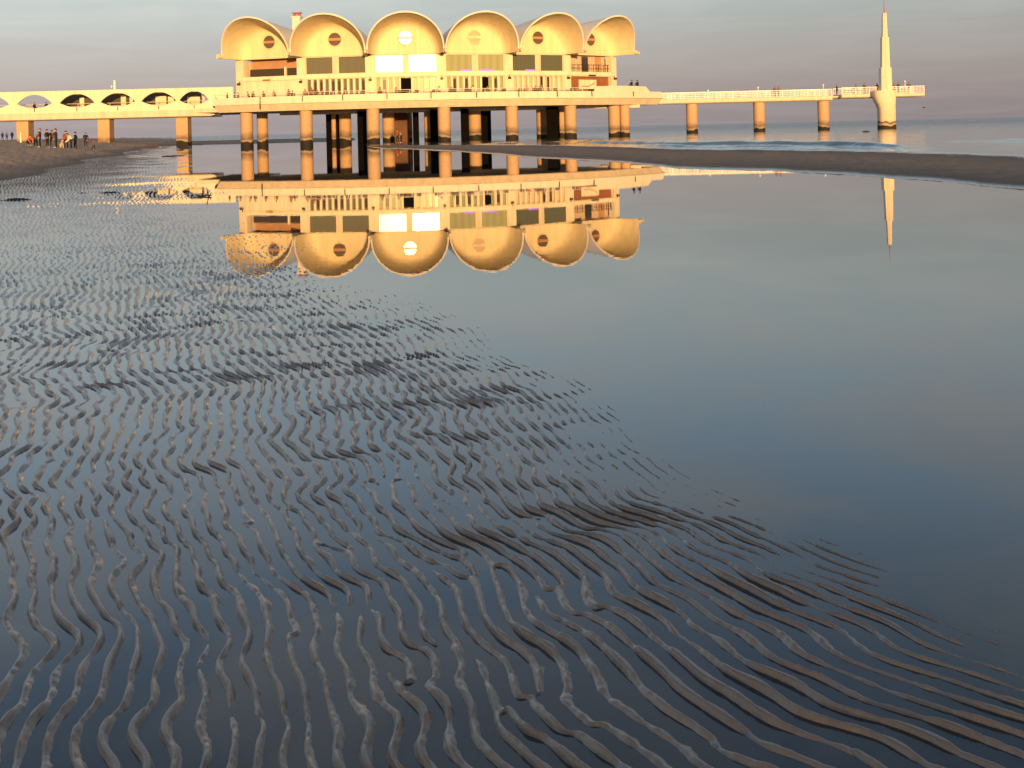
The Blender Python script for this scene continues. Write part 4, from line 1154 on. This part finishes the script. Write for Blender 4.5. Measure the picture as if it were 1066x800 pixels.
terr(470.5, 1.5, 'person in black at the left of the fourth bay', 'c_black', 'c_black', 'c_hairdark', 'lean', 1.4, R(40), seed=58)
terr(487, 1.5, 'person in rust jacket in the fourth bay', 'c_rust', 'c_black', 'c_hairbrown', 'stand', 1.45, R(-40), seed=59)
terr(493.5, 1.5, 'person in cream jacket left of the narrow dark door', 'c_cream', 'c_black', 'c_hairdark', 'stand', 1.5, R(40), seed=60)
terr(507, 1.5, 'person in black right of the narrow dark door', 'c_black', 'c_black', 'c_hairdark', 'lean', 1.42, R(70), seed=61)
terr(549.5, 1.5, 'person in coral shirt before the pale curtains', 'c_coral', 'c_brown', 'c_hairbrown', 'stand', 1.4, R(0), seed=62)
terr(558.5, 1.5, 'person in rust top in the middle of the pale curtains', 'c_rust', 'c_brown', 'c_hairdark', 'stand', 1.4, R(30), seed=63)
terr(565, 1.5, 'person in brown coat at the right of the pale curtains', 'c_brown', 'c_black', 'c_hairdark', 'stand', 1.5, R(-30), seed=64)
terr(598, 1.5, 'person in black lying back left of the red brown wall', 'c_black', 'c_black', 'c_hairdark', 'lean', 1.35, R(80), seed=65)
for px, lab, sd_, az0 in ((658.5, 'left of two people in black sitting on the right end balustrade of the terrace', 66, 10), (664.5, 'right of two people in black sitting on the right end balustrade of the terrace', 67, -8)):
    t_ = (px - 533) / F; az_ = min(np.arange(40, 54, 0.05), key=lambda a_: abs((CC + nrm(a_) * (RV - 1.05)).x / (CC + nrm(a_) * (RV - 1.05)).y - t_))
    q_ = CC + nrm(az_) * (RV - 1.05)
    person(px, float(q_.y), 6.20, lab, 'c_black', 'c_black', 'c_hairdark', 'sit', 1.72, R(180 + 45 + az0), sd_, GT)
# jetty people
GJ = 'people on the jetty'
person(807, YJ + 0.2, JZ, 'person in dark brown facing the railing, left of a pair on the jetty', 'c_brown', 'c_black', 'c_hairdark', 'lean', 1.72, R(0), 71, GJ)
person(811, YJ + 0.2, JZ, 'person in rust jacket, right of a pair on the jetty', 'c_rust', 'c_black', 'c_hairbrown', 'lean', 1.74, R(20), 72, GJ)
person(872, YJ, 5.51, 'person in black at the left corner of the end platform', 'c_black', 'c_black', 'c_hairdark', 'stand', 1.66, R(60), 73, GJ)
person(892, YJ + 1.6, 5.51, 'person in tan standing back on the end platform', 'c_tan', 'c_brown', 'c_hairbrown', 'stand', 1.68, R(30), 74, GJ)
person(900.5, YJ - 1.2, 5.51, 'person in black leaning on the railing left of the spire', 'c_black', 'c_black', 'c_hairdark', 'lean', 1.68, R(0), 75, GJ)
person(914, YJ + 1.0, 5.51, 'person in black directly left of the spire shaft', 'c_black', 'c_black', 'c_hairdark', 'stand', 1.7, R(-50), 76, GJ).location.z = 5.515
person(931.5, YJ + 0.6, 5.515, 'person with red hair directly right of the spire shaft', 'c_rust', 'c_black', 'c_hairred', 'stand', 1.7, R(40), 77, GJ)
person(935.5, YJ - 1.2, 5.515, 'person in black leaning on the railing right of the spire', 'c_black', 'c_black', 'c_hairdark', 'lean', 1.70, R(10), 78, GJ)
person(947, YJ - 1.0, 5.515, 'person in navy near the right end of the end platform', 'c_navy', 'c_black', 'c_hairdark', 'lean', 1.66, R(-10), 79, GJ)
# people on the walkway seen through the second opening, and heads above the wall
GW = 'people on the covered walkway'
person(36.5, 176.0, 5.42, 'person in black in the left of the walkway opening with sky behind', 'c_black', 'c_black', 'c_hairdark', 'stand', 1.72, R(70), 81, GW)
person(49, 176.0, 5.42, 'person in navy in the middle of the walkway opening with sky behind', 'c_navy', 'c_black', 'c_hairdark', 'stand', 1.76, R(60), 82, GW)
person(58.5, 175.8, 5.42, 'person in red at the right edge of the walkway opening', 'c_red', 'c_black', 'c_hairdark', 'stand', 1.70, R(80), 83, GW)

# dog
def dog():
    V = [(0, 0.30, 0.52), (0, 0.05, 0.50), (0, -0.25, 0.52), (0, -0.42, 0.64), (0, -0.55, 0.74), (0, -0.72, 0.70), (0, 0.48, 0.58), (0, 0.66, 0.70)]
    E = [(0, 1), (1, 2), (2, 3), (3, 4), (4, 5), (0, 6), (6, 7)]; Rr = [(0.12, 0.13), (0.115, 0.12), (0.13, 0.16), 0.085, 0.085, 0.045, 0.035, 0.02]
    for sx_ in (-1, 1):
        b = len(V)
        V += [(sx_ * 0.09, -0.26, 0.40), (sx_ * 0.10, -0.23, 0.22), (sx_ * 0.10, -0.26, 0.05), (sx_ * 0.10, -0.32, 0.03)]; E += [(2, b), (b, b + 1), (b + 1, b + 2), (b + 2, b + 3)]; Rr += [0.06, 0.038, 0.03, 0.032]
        b = len(V)
        V += [(sx_ * 0.09, 0.26, 0.40), (sx_ * 0.10, 0.20, 0.27), (sx_ * 0.10, 0.36, 0.18), (sx_ * 0.10, 0.33, 0.05), (sx_ * 0.10, 0.27, 0.03)]; E += [(0, b), (b, b + 1), (b + 1, b + 2), (b + 2, b + 3), (b + 3, b + 4)]; Rr += [0.075, 0.05, 0.032, 0.028, 0.03]
        b = len(V); V += [(sx_ * 0.07, -0.52, 0.84)]; E += [(4, b)]; Rr += [0.03]
    me = skinned(V, E, Rr, 1, 2); me.materials.clear(); me.materials.append(M['dogfur'])
    for p in me.polygons: p.use_smooth = True
    o = link_mesh('dog', me); X = px2x(64, 109); o.location = (X, 109, zground(X, 109)); o.rotation_euler = (0, 0, R(28)); o.scale = (1.05, 1.05, 1.05)
    setp(o, 'pale cream dog standing between two parts of the beach group', 'dog')
dog()

# birds
def bird(px, Y, z, label, flying, s=1.0):
    m_ = MB(); m_.sm = True
    prof = [(0.0, -0.28), (0.05, -0.22), (0.10, -0.08), (0.09, 0.08), (0.05, 0.2), (0.02, 0.34)]
    rows = []
    for r_, y in prof: rows.append([(r_ * math.cos(a_) * 1, y, r_ * math.sin(a_)) for a_ in np.linspace(0, 2 * math.pi, 13)])
    m_.grid(rows); m_.lathe((0, -0.26, 0.05 - 0.05), [(0.01, -0.06), (0.055, 0.0), (0.05, 0.05), (0.01, 0.09)], 10); m_.tube((0, -0.30, 0.02), (0, -0.42, 0.0), 0.018, 0.004, 6)
    if flying:
        for sg in (-1, 1):
            m_.grid([[(0.05 * sg, -0.08, 0.03), (0.05 * sg, 0.10, 0.03)], [(0.3 * sg, -0.10, 0.16), (0.3 * sg, 0.08, 0.15)], [(0.62 * sg, 0.0, 0.12), (0.62 * sg, 0.06, 0.11)]])
    o = m_.build('bird', M['bird']); o.location = (px2x(px, Y), Y, z); o.rotation_euler = (0, 0, R(70)); o.scale = (s,) * 3
    setp(o, label, 'bird')
bird(901, 138, 0.07, 'dark waterbird floating on the sea left of the spire base', False, 1.3)
bird(962, 180, 3.2, 'dark bird flying low over the sea right of the spire', True, 0.8)

# seaweed clumps and driftwood in the shallows
def weed(px, py, w, h, label, seed):
    hy = 133.6 - 0.0236 * (px - 533); Y = CAMH * F / (py - hy); X = px2x(px, Y); r = random.Random(seed)
    m_ = MB(); m_.sm = True
    rows = []
    for rr_ in np.linspace(0.02, 1, 6):
        rows.append([(rr_ * w * 0.62 * math.cos(a_) * (1 + 0.25 * math.sin(3 * a_ + seed) + 0.12 * math.sin(7 * a_)), rr_ * w * 0.42 * math.sin(a_) * (1 + 0.2 * math.sin(2 * a_ + seed)), h * 0.45 * (1 - rr_ * rr_) - 0.012 * rr_) for a_ in np.linspace(0, 2 * math.pi, 25)])
    m_.grid(rows)
    for q in range(70):
        x, y = max(-.5*w, min(.5*w, r.gauss(0, w * 0.22))), max(-.33*w, min(.33*w, r.gauss(0, w * 0.15))); k = max(0.15, 1 - (x / w) ** 2 * 3)
        a_ = r.uniform(0, 6.28); L_ = r.uniform(0.06, 0.2) * w
        p0 = Vector((x, y, -0.02)); p1 = p0 + Vector((math.cos(a_) * L_ * 0.6, math.sin(a_) * L_ * 0.6, h * k * r.uniform(0.4, 1.1) + 0.02)); p2 = p1 + Vector((math.cos(a_ + 0.5) * L_, math.sin(a_ + 0.5) * L_, -h * k * r.uniform(0.3, 0.9)))
        m_.tube(p0, p1, 0.012 + 0.01 * w, 0.02 * w, 5); m_.tube(p1, p2, 0.02 * w, 0.008, 5)
    o = m_.build('seaweed_clump', M['seaweed']); o.location = (X, Y, 0.0); setp(o, label, 'seaweed')
weed(14, 209.5, 0.72, 0.06, 'dark seaweed clump at the left edge of the wet flat', 1)
weed(113, 201.5, 0.5, 0.04, 'small dark seaweed clump on the wet flat below the walkway', 2)
weed(180, 163, 1.5, 0.06, 'largest dark seaweed patch in the water in front of the second column', 3)
weed(84, 202, 0.25, 0.03, 'tiny dark seaweed speck left of the small clump', 4)
weed(125, 168, 0.6, 0.03, 'thin dark seaweed streak near the beach edge', 5)
dw = MB()
dw.tube((0, 0, -0.05), (-0.10, 0.02, 0.36), 0.03, 0.012, 7); dw.tube((0.02, 0, 0.0), (0.10, -0.1, 0.16), 0.025, 0.01, 6); dw.tube((-0.45, 0.1, 0.02), (0.12, -0.05, 0.05), 0.035, 0.03, 7)
o = dw.build('driftwood', M['drift']); Yd = CAMH * F / (205 - 141.3); o.location = (px2x(216, Yd), Yd, 0); o.scale = (0.6,) * 3; setp(o, 'small dark driftwood stick standing up at the edge of the building reflection', 'driftwood')

# ------------------------------------------------------------------ sky, sun, camera
w = bpy.data.worlds.new('World'); scene.world = w; w.use_nodes = True
nt = w.node_tree; N, L = nt.nodes, nt.links; N.clear()
out = N.new('ShaderNodeOutputWorld'); bg = N.new('ShaderNodeBackground')
sky = N.new('ShaderNodeTexSky'); sky.sky_type = 'NISHITA'; sky.sun_disc = False
sky.sun_elevation = SUN_EL; sky.sun_rotation = math.pi - SUN_AZ
sky.air_density = 1.0; sky.dust_density = 1.6; sky.ozone_density = 1.5; sky.altitude = 0
tc = N.new('ShaderNodeTexCoord'); sep = N.new('ShaderNodeSeparateXYZ'); L.new(tc.outputs['Generated'], sep.inputs[0])
# evening air opposite the sun: mauve earth-shadow band, pale veil, blue above
rp = N.new('ShaderNodeValToRGB'); cr = rp.color_ramp; cr.interpolation = 'B_SPLINE'
stops = SKY_STOPS
cr.elements[0].position, cr.elements[0].color = stops[0][0], (*stops[0][1], 1)
cr.elements[1].position, cr.elements[1].color = stops[-1][0], (*stops[-1][1], 1)
for p_, c_ in stops[1:-1]:
    e_ = cr.elements.new(p_); e_.color = (*c_, 1)
ab = N.new('ShaderNodeMath'); ab.operation = 'ABSOLUTE'; L.new(sep.outputs['Z'], ab.inputs[0])
L.new(ab.outputs[0], rp.inputs['Fac'])
# thin drifting cloud veils: noise on a plane overhead
dv = N.new('ShaderNodeMath'); dv.operation = 'ADD'; dv.inputs[1].default_value = 0.08; L.new(ab.outputs[0], dv.inputs[0])
dx = N.new('ShaderNodeMath'); dx.operation = 'DIVIDE'; L.new(sep.outputs['X'], dx.inputs[0]); L.new(dv.outputs[0], dx.inputs[1])
dy = N.new('ShaderNodeMath'); dy.operation = 'DIVIDE'; L.new(sep.outputs['Y'], dy.inputs[0]); L.new(dv.outputs[0], dy.inputs[1])
cb = N.new('ShaderNodeCombineXYZ'); L.new(dx.outputs[0], cb.inputs[0]); L.new(dy.outputs[0], cb.inputs[1])
cn = N.new('ShaderNodeTexNoise'); cn.inputs['Scale'].default_value = 1.15; cn.inputs['Detail'].default_value = 7; cn.inputs['Roughness'].default_value = 0.55; cn.inputs['Distortion'].default_value = 0.5
L.new(cb.outputs[0], cn.inputs['Vector'])
cm = N.new('ShaderNodeMapRange'); cm.inputs['From Min'].default_value = 0.42; cm.inputs['From Max'].default_value = 0.72
cm.inputs['To Min'].default_value = 0.0; cm.inputs['To Max'].default_value = 0.7
L.new(cn.outputs['Fac'], cm.inputs['Value'])
m1 = N.new('ShaderNodeMix'); m1.data_type = 'RGBA'; 
sd_ = N.new('ShaderNodeMapRange'); sd_.inputs['From Min'].default_value = -0.25; sd_.inputs['From Max'].default_value = 0.15; sd_.inputs['To Min'].default_value = 0.0; sd_.inputs['To Max'].default_value = 0.88
L.new(sep.outputs['Y'], sd_.inputs['Value']); L.new(sd_.outputs[0], m1.inputs['Factor'])
sc2 = N.new('ShaderNodeMix'); sc2.data_type = 'RGBA'; sc2.blend_type = 'MULTIPLY'; sc2.inputs['Factor'].default_value = 1; sc2.inputs['B'].default_value = (0.12, 0.12, 0.12, 1)
L.new(sky.outputs[0], sc2.inputs['A'])
L.new(sc2.outputs['Result'], m1.inputs['A']); L.new(rp.outputs['Color'], m1.inputs['B'])
m2 = N.new('ShaderNodeMix'); m2.data_type = 'RGBA'; m2.inputs['B'].default_value = (0.57, 0.55, 0.52, 1)

ce = N.new('ShaderNodeMapRange'); ce.interpolation_type = 'SMOOTHSTEP'; ce.inputs['From Min'].default_value = 0.05; ce.inputs['From Max'].default_value = 0.16; ce.inputs['To Min'].default_value = 0.14
L.new(ab.outputs[0], ce.inputs['Value'])
cf = N.new('ShaderNodeMath'); cf.operation = 'MULTIPLY'; L.new(cm.outputs[0], cf.inputs[0]); L.new(ce.outputs[0], cf.inputs[1])
L.new(cf.outputs[0], m2.inputs['Factor']); L.new(m1.outputs['Result'], m2.inputs['A'])
# the air is a little brighter to the left
az = N.new('ShaderNodeMapRange'); az.inputs['From Min'].default_value = -0.5; az.inputs['From Max'].default_value = 0.5
az.inputs['To Min'].default_value = 1.30; az.inputs['To Max'].default_value = 0.86
L.new(sep.outputs['X'], az.inputs['Value'])
m3 = N.new('ShaderNodeVectorMath'); m3.operation = 'SCALE'; L.new(m2.outputs['Result'], m3.inputs[0]); L.new(az.outputs[0], m3.inputs['Scale'])
m4 = N.new('ShaderNodeVectorMath'); m4.operation = 'SCALE'; m4.inputs['Scale'].default_value = 10.0; L.new(m3.outputs[0], m4.inputs[0])
L.new(m4.outputs[0], bg.inputs['Color']); bg.inputs['Strength'].default_value = 0.1
L.new(bg.outputs[0], out.inputs['Surface'])

sd = bpy.data.lights.new('sun', 'SUN'); sd.energy = 5.0; sd.angle = R(0.8); sd.color = (1.0, 0.57, 0.22)
so = bpy.data.objects.new('sun', sd); COL.objects.link(so)
to_sun = Vector((math.sin(SUN_AZ) * math.cos(SUN_EL), -math.cos(SUN_AZ) * math.cos(SUN_EL), math.sin(SUN_EL)))
so.rotation_euler = to_sun.to_track_quat('Z', 'Y').to_euler(); so.location = (20, -40, 30)

cd = bpy.data.cameras.new('camera'); cam = bpy.data.objects.new('camera', cd); COL.objects.link(cam)
cd.sensor_fit = 'HORIZONTAL'; cd.sensor_width = 36.0; cd.lens = 36.0 * F / 1066.0
cd.clip_start = 0.05; cd.clip_end = 60000
cam.location = (0, 0, CAMH)
roll = R(1.35)
cam.rotation_euler = (Matrix.Rotation(R(90), 3, 'X') @ Matrix.Rotation(-roll, 3, 'Z')).to_euler()
# horizon crosses the middle column at photo row 133.6 of 800 (phone picture cropped from its lower half)
cd.shift_y = -(400 - 133.6) / 1066.0
cd.shift_x = 0.0
scene.camera = cam

scene.view_settings.view_transform = 'Standard'; scene.view_settings.look = 'None'
scene.view_settings.exposure = 0.28; scene.view_settings.gamma = 1.0; scene.view_settings.use_curve_mapping = False
scene.render.engine = 'CYCLES'
scene.cycles.max_bounces = 8; scene.cycles.transparent_max_bounces = 8
